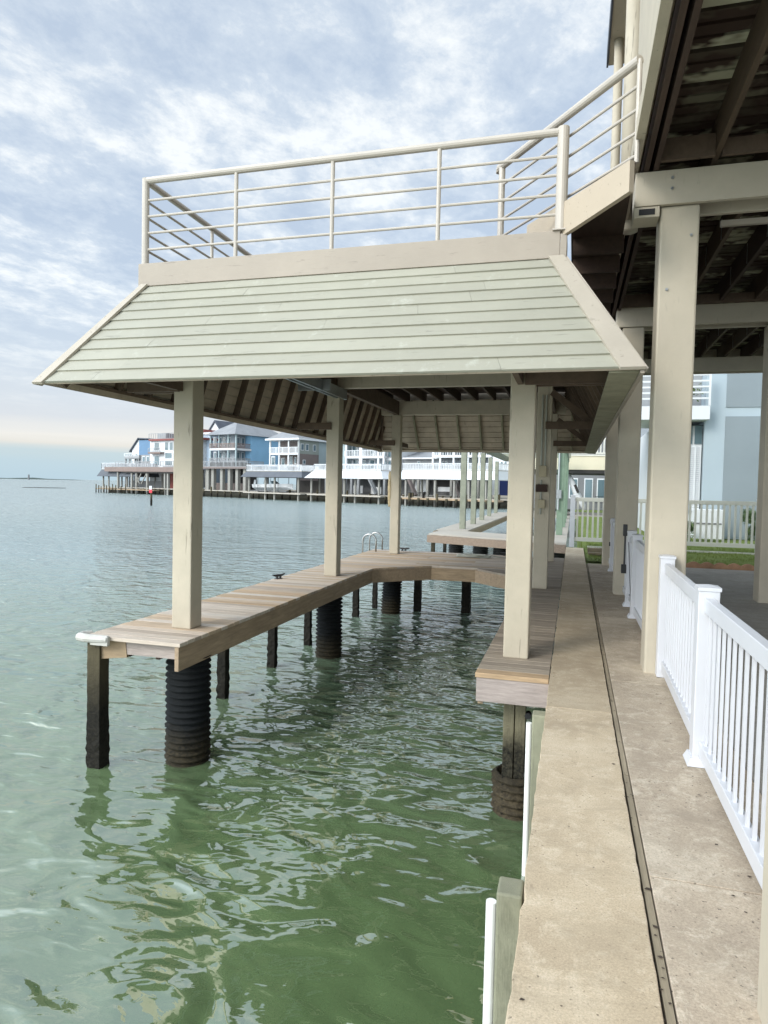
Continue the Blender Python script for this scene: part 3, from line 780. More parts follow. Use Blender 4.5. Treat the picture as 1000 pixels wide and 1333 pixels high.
# swim ladder rails
la = thing('swim_ladder', 'stainless steel hooped swim ladder at the far outer corner of the dock', 'ladder', (-4.75, 15.9, 0))
for yy, nm in ((-0.28, 0), (0.28, 0)):
    p = []
    for k in range(13):
        a_ = math.pi*k/12
        p.append((0.17*math.cos(a_), yy, 0.26+0.16*math.sin(a_)))
    p = [(0.17, yy, 0.0)] + p + [(-0.17, yy, -0.8)]
    MB().tube(p, 0.021, 8).build('rail', 'stainless', la, smooth=True)
for z in (-0.25, -0.5, -0.75): MB().tube([(-0.17, -0.28, z), (-0.17, 0.28, z)], 0.018, 8).build('rung', 'stainless', la)

# hose/rope coil on the dock
mb = MB(); p = []
for k in range(90):
    a_ = 2*math.pi*k/22; rr = 0.22+0.05*math.sin(k*0.7)
    p.append((rr*1.5*math.cos(a_), rr*0.8*math.sin(a_), 0.015+0.012*(k/22)))
p += [(0.6, 0.15, 0.015), (0.95, 0.12, 0.015), (1.2, -0.05, 0.015)]
mb.tube(p, 0.014, 6); o = mb.build('garden_hose', 'conduit_grey', smooth=True); o.location = (-2.15, 15.4, 0)
tag(o, 'grey hose lying in loose coils on the far end of the dock', 'hose')
# rope hanging on the third left post
mb = MB(); p = []
for k in range(60):
    a_ = 2*math.pi*k/14
    p.append((0.02*math.sin(k), 0.09*math.cos(a_), -0.42+0.42*math.sin(a_)))
mb.tube(p, 0.014, 6); o = mb.build('rope', 'rope_tan', smooth=True); o.location = (-4.2, 15.42, 1.95)
tag(o, 'tan rope hanging in a loop on the third left post', 'rope')

# posts and pipes on the sea wall face near the camera
def wall_post(y0, ztop, zp, lab, lab2):
    o_ = MB().box(-0.248, -0.145, y0, y0+0.13, ZW-0.6, ztop).build('fender_post', 'seawall_post', bevel=0.01)
    tag(o_, lab, 'fender post', 'fender posts on the sea wall')
    o2 = MB().tube([(-0.272, y0+0.05, ZW-0.6), (-0.272, y0+0.05, zp)], 0.022, 14).build('fender_pipe', 'pvc_white')
    tag(o2, lab2, 'pipe', 'white pipes on the fender posts')
wall_post(2.68, -0.03, -0.10, 'greenish wooden fender post nearest the camera against the sea wall', 'white plastic pipe fixed to the nearest fender post')
wall_post(5.18, -0.12, -0.20, 'grey wooden fender post beside the front of the dock arm', 'white plastic pipe on the fender post beside the front of the dock arm')

# ------------------------------------------------------------------ elevated house on the right
hs = thing('elevated_house', 'tan elevated house on square columns with dark open joists underneath', 'house', (0.8, 6.4, 0))
HO = Vector((-0.8, -6.4, 0))
def hput(mb_, name, mat, parent=hs, **k):
    mb_.v = [tuple(Vector(p)+HO) for p in mb_.v]
    return mb_.build(name, mat, parent, **k)
for (x0, x1, y0, y1, z1) in ((0.600, 0.96, 1.93, 2.29, 4.06), (0.65, 0.965, 6.30, 6.62, 4.06), (0.65, 0.965, 10.95, 11.27, 4.10), (0.65, 0.965, 15.2, 15.5, 4.10), (2.68, 3.03, 11.0, 11.32, 4.10), (3.3, 3.62, 6.3, 6.62, 4.06), (4.6, 4.95, 15.2, 15.52, 4.1), (5.6, 5.92, 11, 11.32, 4.1)):
    hput(MB().box(x0, x1, y0, y1, -0.02, z1), 'column', 'column_paint', bevel=0.018)
# cross beams: two boards, the upper set back, with trim below
for (yb, x0) in ((1.88, 0.43), (6.26, 0.43), (10.93, 0.55), (15.18, 0.55)):
    z0 = 4.06 if yb < 7 else 4.10
    hput(MB().box(x0+0.004, 9, yb, yb+0.05, z0+0.002, z0+0.29), 'cross_beam', 'column_paint', bevel=0.004)
    hput(MB().box(x0+0.21, 9, yb+0.30, yb+0.35, z0+0.002, z0+0.29), 'cross_beam', 'column_paint', bevel=0.004)
    mt = MB().box(x0+0.06, x0+0.08, yb+0.052, yb+0.298, z0+0.004, z0+0.28)
    mt.box(x0+0.006, x0+0.02, yb+0.052, yb+0.298, z0+0.004, z0+0.28); hput(mt, 'beam_end', 'column_paint')
# bolts on the front beam and column
for (x, z) in ((0.73, 4.28), (0.73, 4.19), (0.90, 3.80), (0.72, 3.35), (2.0, 4.28), (2.0, 4.17)):
    yy = 6.26 if z > 4.06 else 6.30
    hput(MB().tube([(x, yy-0.014, z), (x, yy+0.01, z)], 0.012, 8), 'bolt', 'galvanised')
# edge beam running toward and past the camera, and joists
hput(MB().box(0.388, 0.458, -2, 6.9, 4.375, 4.53), 'edge_fascia', 'post_paint', bevel=0.004)
hput(MB().box(0.405, 0.455, 6.91, 16, 4.385, 4.80), 'edge_fascia', 'post_paint', bevel=0.004)
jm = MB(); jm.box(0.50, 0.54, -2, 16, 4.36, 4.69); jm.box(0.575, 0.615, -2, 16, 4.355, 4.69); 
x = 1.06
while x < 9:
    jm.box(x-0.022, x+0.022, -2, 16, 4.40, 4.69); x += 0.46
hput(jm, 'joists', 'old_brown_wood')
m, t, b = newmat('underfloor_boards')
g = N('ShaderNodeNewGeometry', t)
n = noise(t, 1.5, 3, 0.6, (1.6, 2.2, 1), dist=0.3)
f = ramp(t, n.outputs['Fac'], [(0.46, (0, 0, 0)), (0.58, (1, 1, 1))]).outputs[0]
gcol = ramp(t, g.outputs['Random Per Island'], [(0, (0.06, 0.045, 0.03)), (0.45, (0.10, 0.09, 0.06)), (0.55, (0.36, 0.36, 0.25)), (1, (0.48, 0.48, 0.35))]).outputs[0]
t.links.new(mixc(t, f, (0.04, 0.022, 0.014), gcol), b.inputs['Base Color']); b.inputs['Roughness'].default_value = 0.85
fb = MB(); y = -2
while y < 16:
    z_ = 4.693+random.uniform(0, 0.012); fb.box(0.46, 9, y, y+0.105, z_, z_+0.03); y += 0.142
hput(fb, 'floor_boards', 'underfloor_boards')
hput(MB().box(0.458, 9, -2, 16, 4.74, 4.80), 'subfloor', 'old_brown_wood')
# blocking between joists just in front of the beams
for yb in (6.12, 1.74, 10.8):
    bl = MB(); bl.box(0.62, 1.035, yb, yb+0.04, 4.37, 4.55); bl.box(1.09, 9, yb, yb+0.04, 4.37, 4.50)
    hput(bl, 'blocking', 'rafter_wood')
# straps hanging on joists
st_ = MB(); x = 1.06
while x < 5:
    for yy in (7.4, 8.3, 9.2, 10.1, 12.2, 13.3, 14.4):
        st_.box(x-0.026, x-0.0225, yy-0.012, yy+0.012, 4.42, 4.66)
    x += 0.46
hput(st_, 'joist_straps', 'galvanised')
hput(MB().box(1.2, 9, 6.7, 6.74, 4.0, 4.05), 'conduit', 'trim_paint')
# upper storey: wall and round columns standing on the deck
hput(MB().box(1.9, 9, 0.0, 16, 4.96, 9.5), 'upper_wall', 'post_paint')
hput(MB().box(0.458, 1.9, -2, 16, 4.803, 4.87), 'upper_deck', 'trim_paint')
hput(MB().box(0.50, 9, 15.95, 16.0, 4.30, 4.70), 'rim_board', 'column_paint')
hput(MB().tube([(0.465, 7.5, 4.3), (0.465, 7.5, 7.2)], 0.095, 24), 'upper_column', 'post_paint', smooth=True)
hput(MB().tube([(0.375, 9.0, 4.3), (0.375, 9.0, 7.2)], 0.055, 20), 'upper_column', 'post_paint', smooth=True)
hput(MB().box(0.462, 0.497, -2, 6.9, 4.533, 7.2), 'parapet_wall', 'post_paint', bevel=0.01)
hput(MB().box(0.27, 9, -2, 9.5, 7.203, 7.30), 'roof_soffit', 'post_paint')
hput(MB().box(0.245, 0.268, -2, 9.52, 7.19, 7.42), 'roof_edge', 'far_dark_roof')
hput(MB().box(0.43, 0.64, 6.262, 6.50, 3.965, 4.055), 'beam_end', 'column_paint', bevel=0.006)
hput(MB().box(0.47, 0.60, 6.257, 6.261, 3.985, 4.035), 'beam_hole_shade', 'black_plastic')  # black plate on the face, painting the darkness of a hole
# wedge of deck between house and boathouse, with diagonal fascia
Pa = Vector((-0.50, 6.80, 0)); Pb = Vector((0.36, 5.60, 0)); dd = (Pb-Pa).normalized()
bn_ = Vector((-dd.y, dd.x, 0))*0.0225
bf_ = MB(); bf_.hexa([Pa-bn_+Vector((0, 0, 3.85)), Pa+bn_+Vector((0, 0, 3.85)), Pa+bn_+Vector((0, 0, 4.18)), Pa-bn_+Vector((0, 0, 4.18)), Pb-bn_+Vector((0, 0, 3.92)), Pb+bn_+Vector((0, 0, 3.92)), Pb+bn_+Vector((0, 0, 4.16)), Pb-bn_+Vector((0, 0, 4.16))]); hput(bf_, 'bridge_fascia', 'bridge_paint')
nn = Vector((-dd.y, dd.x, 0))
if nn.y < 0: nn = -nn
wd = MB(); wd.prism([(Pa+nn*0.03).to_tuple()[:2], (Pb+nn*0.03).to_tuple()[:2], (0.40, 15.7), (-0.10, 15.7), (-0.10, 6.6)], 4.10, 4.16); hput(wd, 'bridge_deck', 'old_brown_wood')
y = 7.0
while y < 15.6: hput(MB().box(-0.08, 0.40, y, y+0.04, 3.93, 4.098), 'bridge_joist', 'old_brown_wood'); y += 0.60
# bridge railing
Qa = Vector((-0.86, 7.30, 5.0)); Qb = Vector((0.40, 5.74, 5.0)); qd = (Qb-Qa).normalized()
hput(MB().tube([Qa+Vector((0, 0, -0.05)), Qa, Qb], 0.038, 12), 'top_rail', 'rail_paint')
for k, z in enumerate((4.80, 4.62, 4.44, 4.26)):
    hput(MB().tube([Vector((Qa.x, Qa.y, z))+qd*0.04, Vector((Qb.x, Qb.y, z))], 0.013, 8), 'rail', 'rail_paint')
hput(MB().tube([Vector((Qa.x, Qa.y, 3.9))+qd*0.05, Vector((Qa.x, Qa.y, 5.0))+qd*0.05], 0.034, 12), 'rail_post', 'rail_paint')
hput(MB().tube([Vector((Qb.x, Qb.y, 4.2)), Vector((Qb.x, Qb.y, 5.0))], 0.02, 10), 'rail_post', 'rail_paint')

# ------------------------------------------------------------------ white picket railings along the walkway (X = 0.78)
def vinyl_post(parent, x, y, ztop=1.03, foot=True, w_=0.115):
    o_ = MB().box(x-w_/2, x+w_/2, y-w_/2, y+w_/2, 0.0, ztop).build('post', 'vinyl_white', parent, bevel=0.004)
    cp = MB(); e_ = w_/2+0.006; cp.box(x-e_, x+e_, y-e_, y+e_, ztop, ztop+0.022)
    n0 = len(cp.v); cp.v += [(x-e_, y-e_, ztop+0.023), (x+e_, y-e_, ztop+0.023), (x+e_, y+e_, ztop+0.023), (x-e_, y+e_, ztop+0.023), (x, y, ztop+0.034)]
    cp.f += [(n0, n0+1, n0+4), (n0+1, n0+2, n0+4), (n0+2, n0+3, n0+4), (n0+3, n0, n0+4)]
    cp.build('cap', 'vinyl_white', o_)
    if foot:
        e_ = w_/2+0.03; ft = MB()
        ft.hexa([(x-e_, y-e_, 0), (x+e_, y-e_, 0), (x+e_, y+e_, 0), (x-e_, y+e_, 0), (x-e_+0.02, y-e_+0.02, 0.045), (x+e_-0.02, y-e_+0.02, 0.045), (x+e_-0.02, y+e_-0.02, 0.045), (x-e_+0.02, y+e_-0.02, 0.045)])
        ft.build('foot', 'vinyl_white', o_)
    return o_
def picket_panel(parent, a, b_, z0, z1, name='picket_panel', mat='vinyl_white', sp=0.118, rail_w=0.05, rail_h=0.085, pw=0.0145):
    """a, b: (x, y) ends in the parent's frame"""
    a = Vector((a[0], a[1], 0)); b_ = Vector((b_[0], b_[1], 0)); Ln = (b_-a).length; d = (b_-a)/Ln
    o_ = MB(); o_.bar(a+Vector((0, 0, z1-rail_h/2)), b_+Vector((0, 0, z1-rail_h/2)), rail_w, rail_h)
    top = o_.build('top_rail', mat, parent, bevel=0.004)
    MB().bar(a+Vector((0, 0, z0+rail_h/2)), b_+Vector((0, 0, z0+rail_h/2)), rail_w, rail_h).build('bottom_rail', mat, parent, bevel=0.004)
    n_ = max(2, int(Ln/sp)); pk = MB()
    for k in range(n_):
        c = a + d*(Ln*(k+0.5)/n_)
        pk.bar(c+Vector((0, 0, z0+rail_h)), c+Vector((0, 0, z1-rail_h)), pw, pw*1.5, d)
    return pk.build(name, mat, parent)
rail1 = thing('picket_railing', 'white vinyl picket railing nearest the camera, between two tan columns', 'railing', (0.78, 4.3, 0), 0, 'white vinyl picket railings')
vinyl_post(rail1, 0.0, 0.0)
vinyl_post(rail1, 0.02, 1.93, foot=False)
picket_panel(rail1, (0.0, 0.06), (0.02, 1.87), 0.06, 0.99)
picket_panel(rail1, (0.0, -0.06), (0.0, -1.985), 0.06, 0.99)
rail2 = thing('picket_railing', 'white vinyl picket railing half hidden behind the first big column', 'railing', (0.80, 6.65, 0), 0, 'white vinyl picket railings')
vinyl_post(rail2, 0.0, 2.37); picket_panel(rail2, (0.0, 0.0), (0.0, 2.31), 0.06, 0.99)
gate = thing('picket_gate', 'white vinyl gate with a black latch rod in front of the second column', 'gate', (0.80, 9.05, 0), 0, 'white vinyl gates')
picket_panel(gate, (0.0, 0.06), (0.0, 0.74), 0.10, 0.98)
MB().bar((-0.045, 0.08, 0.14), (-0.045, 0.72, 0.90), 0.008, 0.008).build('brace_cable', 'black_plastic', gate)
rail3 = thing('picket_railing', 'short white picket railing section joining the second column', 'railing', (0.80, 9.9, 0), 0, 'white vinyl picket railings')
vinyl_post(rail3, 0.0, 0.0); picket_panel(rail3, (0.0, 0.06), (0.0, 0.98), 0.06, 0.99)
lk = MB(); lk.tube([(-0.085, -0.02, 0.55), (-0.085, -0.02, 1.12)], 0.013, 10); lk.box(-0.115, -0.059, -0.05, 0.012, 0.98, 1.14); lk.box(-0.125, -0.059, -0.06, 0.02, 0.46, 0.58)
lk.build('latch', 'black_plastic', rail3, bevel=0.005)
rail4 = thing('picket_railing', 'white picket gate section joining the third column', 'railing', (0.80, 14.1, 0), 0, 'white vinyl picket railings')
vinyl_post(rail4, 0.0, 0.0); picket_panel(rail4, (0.0, 0.06), (0.0, 1.08), 0.06, 0.99)
MB().box(-0.08, -0.058, -0.02, 0.02, 0.5, 0.58).build('latch', 'black_plastic', rail4)
rail5 = thing('picket_railing', 'white picket railing between the second and third columns', 'railing', (0.80, 11.3, 0), 0, 'white vinyl picket railings')
vinyl_post(rail5, 0.0, 0.06, foot=False); picket_panel(rail5, (0.0, 0.12), (0.0, 2.72), 0.06, 0.99)

# boundary fence across the lawn (Y = 19.6)
fn = thing('picket_fence', 'cream white picket fence across the end of the walkway and lawn', 'fence', (0.0, 19.6, 0))
for x in (0.0, 2.35, 4.72, 7.1):
    o_ = vinyl_post(fn, x, 0, 1.44, False, 0.13); 
for x in (0.0, 2.35, 4.72):
    picket_panel(fn, (x+0.065, 0), (x+2.285, 0), 0.17, 1.40, mat='vinyl_cream', sp=0.135, pw=0.035, rail_h=0.11)
MB().box(0.42, 7.2, -0.03, 0.0, 0.0, 0.05).build('ground_rail', 'vinyl_cream', fn)
o = MB().box(0.40, 1.4, 17.9, 18.05, 0.0, 0.13).box(0.40, 0.95, 17.3, 17.42, 0, 0.07).build('timber_step', 'timber_step', bevel=0.01)
tag(o, 'weathered grey timber step on the grass before the fence', 'step')
# scalloped edging
mb = MB(); x = 1.1
while x < 6.2:
    pr = [(x, 0.0)]
    for k in range(7):
        pr.append((x+0.26*k/6, 0.085+0.05*math.sin(math.pi*k/6)))
    pr.append((x+0.26, 0.0))
    n0 = len(mb.v); kk = len(pr)
    mb.v += [(p_[0], 15.60, p_[1]-0.01) for p_ in pr]+[(p_[0], 15.66, p_[1]-0.01) for p_ in pr]
    mb.f.append(tuple(range(n0, n0+kk))); mb.f.append(tuple(range(n0+2*kk-1, n0+kk-1, -1)))
    for k in range(kk):
        j = (k+1) % kk; mb.f.append((n0+k, n0+kk+k, n0+kk+j, n0+j))
    x += 0.262
o = mb.build('lawn_edging', 'terracotta'); tag(o, 'scalloped terracotta lawn edging where the floor meets the grass', 'edging')

# wind-blown grit and leaf scraps along the joint and the railing foot
rd = random.Random(11); lt = MB()
for k in range(260):
    y = rd.uniform(1.2, 15) ; q_ = rd.random()
    x = 0.337+rd.gauss(0, .012) if q_ < .45 else (0.70+rd.gauss(0, .03) if q_ < .75 else (-0.10+rd.gauss(0, .02) if q_ < 0.9 else rd.uniform(-.1, .7)))
    s_ = rd.uniform(.002, .007)*(1.7 if rd.random() < .12 else 1); a_ = rd.uniform(0, 3.1); z = 0.003
    if 0.31 < x < 0.362: z = -0.008
    p_ = [Vector((x, y, z+rd.uniform(0, .003)))+Vector((math.cos(a_+t_)*s_*(1 if i_ % 2 else 1.8), math.sin(a_+t_)*s_, 0)) for i_, t_ in enumerate((0, 1.6, 3.1, 4.7))]
    lt.face(p_)
lo = lt.build('leaf_litter', 'gap_dirt'); lo['kind'] = 'stuff'; tag(lo, 'dark grit and leaf scraps scattered along the walkway joint', 'litter')

# ------------------------------------------------------------------ shrubs
def shrub(x, y, r, h_, n_, label, seed):
    rd = random.Random(seed)
    t_ = thing('shrub', label, 'shrub', (x, y, 0), 0, 'shrubs beyond the fence')
    mb_ = MB()
    cl = [(rd.uniform(-r, r)*0.6, rd.uniform(-r, r)*0.6, rd.uniform(0.25, 1)*h_*0.8, rd.uniform(.25, .5)*r) for _ in range(9)]
    for _ in range(n_):
        c = rd.choice(cl); v = Vector((rd.gauss(0, 1), rd.gauss(0, 1), rd.gauss(0, 1))).normalized()*c[3]*rd.uniform(.6, 1.1)
        p0 = Vector((c[0], c[1], c[2]))+v
        a1 = Vector((rd.uniform(-1, 1), rd.uniform(-1, 1), rd.uniform(-1, 1))).normalized()*0.05; a2 = a1.cross(Vector((rd.uniform(-1, 1), rd.uniform(-1, 1), 1))).normalized()*0.02
        mb_.face([p0-a1, p0+a2, p0+a1, p0-a2])
    mb_.build('foliage', 'leaf', t_)
    MB().tube([(0, 0, 0), (0.03, 0, h_*0.5)], 0.03, 6).tube([(0, 0, 0), (-0.15, 0.05, h_*0.6)], 0.02, 6).build('stem', 'far_wood', t_)
shrub(5.6, 23.2, 0.6, 1.25, 1500, 'dense green shrub behind the right part of the cream fence', 1)
shrub(6.6, 23.6, 0.6, 1.2, 1500, 'rounded shrub right of the dense one behind the cream fence', 2)
shrub(3.6, 23.8, 0.4, 0.8, 800, 'low shrub at the foot of the blue grey house', 3)

# ------------------------------------------------------------------ blue-grey neighbour house
nb = thing('neighbour_house', 'pale blue grey neighbouring house with balcony and white louvred shutters', 'house', (4.4, 26, 0))
nbw = MB(); nbw.box(0, 9, 0, 12, 0, 9); nbw.build('wall', 'wall_blue', nb)
MB().box(0.66, 9, -0.03, -0.003, 0.05, 4.3).build('wall_panel', 'wall_grey', nb)
MB().box(0.66, 9, -0.03, -0.003, 4.62, 8.8).build('wall_panel', 'wall_grey', nb)
MB().box(-1.6, -0.02, 0.25, 6.0, 0, 4.0).build('side_wall', 'far_white', nb)
sh = MB()
for k in range(3):
    x0 = -0.62+0.19*k
    sh.box(x0, x0+0.03, 0.16, 0.20, 0.9, 3.3); sh.box(x0+0.16, x0+0.19, 0.16, 0.20, 0.9, 3.3)
    for j in range(32):
        z = 0.95+j*0.073; sh.hexa([(x0+.03, .17, z), (x0+.16, .17, z), (x0+.16, .2, z+.05), (x0+.03, .2, z+.05), (x0+.03, .18, z), (x0+.16, .18, z), (x0+.16, .21, z+.05), (x0+.03, .21, z+.05)])
sh.build('louvred_shutter', 'far_white', nb)
for x0 in (-0.6, -0.28): MB().box(x0, x0+0.24, 0.2, 0.24, 3.35, 4.0).build('window', 'glass', nb)
MB().box(-4.0, 0.06, -0.55, 3, 4.15, 4.62).build('balcony_floor', 'far_white', nb)
br = MB()
for z in (4.85, 5.05, 5.25, 5.45, 5.66): br.box(-4.0, 0.02, -0.55, -0.50, z, z+0.06)
br.box(0.0, 0.07, -0.56, -0.49, 4.62, 5.78); br.box(-1.5, -1.43, -0.56, -0.49, 4.62, 5.78); br.build('balcony_railing', 'far_white', nb)
MB().box(-4.0, -0.02, 0.8, 0.84, 4.62, 7.2).build('balcony_wall', 'far_light_roof', nb)
MB().box(-0.4, 0.0, 0.1, 0.8, 7.2, 9).build('wall', 'wall_blue', nb)
pp = thing('potted_plant', 'green potted plant on the white balcony', 'plant', (3.75, 25.9, 4.62))
MB().tube([(0, 0, 0), (0, 0, 0.36)], [0.14, 0.19], 12).build('pot', 'far_dark_and_shade', pp)
mb_ = MB(); rd = random.Random(5)
for _ in range(260):
    v = Vector((rd.gauss(0, .2), rd.gauss(0, .12), 0.55+rd.gauss(0, .12))); a1 = Vector((rd.uniform(-1, 1), rd.uniform(-1, 1), rd.uniform(-1, 1))).normalized()*.07
    mb_.face([v-a1, v+Vector((.02, 0, .02)), v+a1, v-Vector((.02, 0, .02))])
mb_.build('leaves', 'leaf', pp)
ac = thing('outdoor_unit', 'pale grey metal cabinet behind the fence beside the neighbouring house', 'cabinet', (4.3, 24.6, 0))
MB().box(-0.35, 0.55, 0, 0.5, 0.05, 1.05).build('body', 'far_white', ac, bevel=0.02)
MB().box(-0.3, 0.5, -0.02, 0.0, 0.55, 0.6).build('vent', 'far_steel', ac)

# ------------------------------------------------------------------ neighbouring pier with green posts
pr = thing('pier', 'neighbouring timber pier on black piles beyond the boathouse', 'pier', (-3, 22, 0))
PO = Vector((3, -22, 0))
def pput(mb_, name, mat, parent=pr, **k):
    mb_.v = [tuple(Vector(p)+PO) for p in mb_.v]
    return mb_.build(name, mat, parent, **k)
pd = MB(); k0 = 0
y = 20.6
def yfront(x): return 22.6 + (x+4.75)/(4.6)*(-1.9)
for k in range(17):        # front run, boards parallel to its skewed front edge
    o0 = k*0.14
    pd.hexa([(-4.75, 22.6+o0, -.04), (-.16, 20.7+o0, -.04), (-.16, 20.7+o0+.133, -.04), (-4.75, 22.6+o0+.133, -.04), (-4.75, 22.6+o0, 0), (-.16, 20.7+o0, 0), (-.16, 20.7+o0+.133, 0), (-4.75, 22.6+o0+.133, 0)])
y = 25.0
while y < 46: pd.box(-4.95, -3.75, y, y+0.133, -0.04, 0.0); y += 0.14
y = 23.2
while y < 46: pd.box(-0.62, -0.16, y, y+0.133, -0.04, 0.0); y += 0.14
pput(pd, 'decking', 'far_dock')
mb = MB(); mb.bar((-4.78, 22.57, -0.17), (-0.16, 20.66, -0.17), 0.05, 0.25); pput(mb, 'rim_board', 'pier_rim')
mb = MB(); mb.box(-4.99, -4.955, 24.6, 46, -0.28, -0.041); mb.box(-3.75, -3.71, 25, 46, -0.28, -0.041); pput(mb, 'rim_board', 'fresh_rim')
for (x, y) in ((-3.95, 23.6), (-3.0, 23.0), (-2.3, 22.9), (-1.7, 22.9), (-0.42, 22.0)):
    pput(ribbed(x, y, 0.26, ZW-0.4, -0.3, 'culvert'), 'ribbed_pile', 'black_rubber', smooth=True)
for (x, y) in ((-4.62, 22.8), (-4.8, 26), (-4.2, 25)):
    pput(MB().box(x-.06, x+.06, y-.06, y+.06, ZW-0.5, -0.041), 'square_pile', 'wet_pile')
for (x, y) in ((-4.12, 26.0), (-4.25, 29.8), (-4.38, 33.7), (-4.6, 38.6), (-4.8, 43.8)):
    pput(MB().box(x-.11, x+.11, y-.11, y+.11, 0.0, 3.35), 'post', 'green_post', bevel=0.01)
for (x, y) in ((-0.44, 24.6), (-0.40, 29.8), (-0.4, 34), (-.4, 39)):
    pput(MB().box(x-.11, x+.11, y-.11, y+.11, 0.0, 3.35), 'post', 'bright_green', bevel=0.01)
pput(MB().box(-4.3, -4.0, 25.8, 44, 3.353, 3.6).box(-0.58, -0.3, 24.4, 44, 3.353, 3.6), 'top_beam', 'green_post')
for y in (26, 30, 34, 38.6, 43.8): pput(MB().box(-4.9, -0.2, y-.06, y+.06, 3.603, 3.85), 'top_beam', 'green_post')
mb = MB(); mb.tube([(-0.5, 24.4, 3.1), (-0.5, 24.4, 0.9)], 0.03, 8); mb.box(-0.56, -0.4, 24.36, 24.45, 1.3, 1.6); pput(mb, 'conduit', 'galvanised')
# second pier pieces / rowboat covers beyond are part of the cream boathouse below

cbh = thing('boathouse', 'cream boathouse with balustraded roof deck beyond the white fence', 'boathouse', (0, 45, 0))
MB().box(-3.5, 3.3, 0, 6, 2.92, 3.80).build('skirt_band', 'cream_paint', cbh)
MB().box(-3.6, 3.4, -0.05, 6.1, 3.803, 3.9).build('deck_edge', 'vinyl_cream', cbh)
MB().box(-3.4, 3.2, 0.05, 5.9, 2.7, 2.917).build('beam', 'far_dark_and_shade', cbh)
picket_panel(cbh, (-3.5, 0.02), (3.3, 0.02), 3.95, 4.95, mat='vinyl_cream', sp=0.2, pw=0.05)
for x in (-3.3, -0.5, 2.2, 3.2): MB().box(x-.09, x+.09, 0.05, 0.25, -1.4, 2.7).build('post', 'green_post', cbh)
MB().box(-3.5, 3.3, -1.2, 6, -0.2, 0.0).build('dock', 'far_dock', cbh)
kb = thing('kayak', 'white kayak leaning upright under the cream boathouse', 'kayak', (-0.2, 45.6, 0))
mb = MB(); mb.tube([(-0.2, 0, 2.9), (0.05, 0, 2.2), (0.5, 0, 1.2), (0.85, 0, 0.6), (1.0, 0, 0.3)], [0.02, 0.2, 0.24, 0.18, 0.03], 10); mb.build('hull', 'far_white', kb, smooth=True)
MB().tube([(0.28, -0.2, 1.95), (0.5, -0.25, 1.45)], 0.08, 8).build('cockpit', 'far_dark_and_shade', kb)
wh = thing('grey_house', 'grey siding house with white windows seen under the cream boathouse', 'house', (0.6, 58, 0))
MB().box(-4, 5, 0, 8, 0, 6).build('wall', 'far_steel', wh)
for x in (-0.6, 0.6, 1.6):
    f_ = MB().box(x-.35, x+.35, -0.06, -0.01, 0.9, 2.6).build('window', 'far_white', wh); MB().box(x-.27, x+.27, -0.09, -0.061, 1.0, 2.5).build('pane', 'glass', f_)
mb = MB()
for k in range(9): mb.box(1.2+k*0.2, 1.23+k*0.2, -1.0, -0.97, 0.2, 1.1)
mb.box(1.1, 3, -1.0, -0.97, 1.1, 1.14); mb.box(1.1, 3, -1.0, -0.97, 0.6, 0.64); mb.build('balustrade', 'cleat_dark', wh)
brown = thing('beach_house', 'tan house with dark roof glimpsed between the far columns', 'house', (3.6, 38, 0))
MB().box(0, 6, 3, 10, 3.2, 8).build('wall', 'far_grey', brown)
MB().box(-1, 6, 0, 3, 3.0, 3.3).build('balcony_floor', 'cream_paint', brown)
picket_panel(brown, (-1, 0.05), (4, 0.05), 3.35, 4.4, mat='vinyl_cream', sp=0.16, pw=0.04)
for x in (-0.9, 1.5, 3.9): MB().box(x-.1, x+.1, 0.1, 0.3, 0, 3.0).build('post', 'vinyl_cream', brown)
MB().box(-1, 6, 3.1, 3.3, 0, 3.0).build('wall', 'far_dark_and_shade', brown)

# ------------------------------------------------------------------ far shore
S0 = Vector((-108, 138, 0)); US = Vector((0.9394, -0.3429, 0)); NS = Vector((0.3429, 0.9394, 0)); SA = math.atan2(US.y, US.x)
def fs(px, py, inl=0.0):
    """along-shore distance and height where the sight line meets the vertical plane inl metres behind the waterline"""
    d = ray(px, py); k = ((S0-EYE).dot(NS)+inl)/d.dot(NS); P = EYE+d*k
    return (P-S0).dot(US), P.z
def fwd(s_, inl, z=0): return S0+US*s_+NS*inl+Vector((0, 0, z))

mb = MB(); mb.prism([fwd(-0.5, 0.4).to_tuple()[:2], fwd(140, 0.4).to_tuple()[:2], fwd(140, 300).to_tuple()[:2], fwd(20, 300).to_tuple()[:2]], -2.0, -0.15)
struct(mb.build('far_shore_ground', 'far_dirt'))
bk = thing('bulkhead', 'long weathered bulkhead with docks below the far houses', 'bulkhead', tuple(fwd(0, 0)), SA)
MB().box(-0.5, 140, 0.0, 0.35, -2, -0.1).build('wall', 'bulkhead_mat', bk)
MB().box(12, 140, -1.6, 0.6, -0.16, 0.02).build('boardwalk', 'far_dock', bk)
pl = MB(); s_ = 12.5; rd = random.Random(3)
while s_ < 118:
    pl.box(s_-.12, s_+.12, -1.75, -1.5, -2, rd.choice((0.25, -0.1, 0.7, -0.1))); s_ += rd.uniform(1.3, 2.6)
o_ = pl.build('piles', 'wet_pile', bk); o_['kind'] = 'stuff'

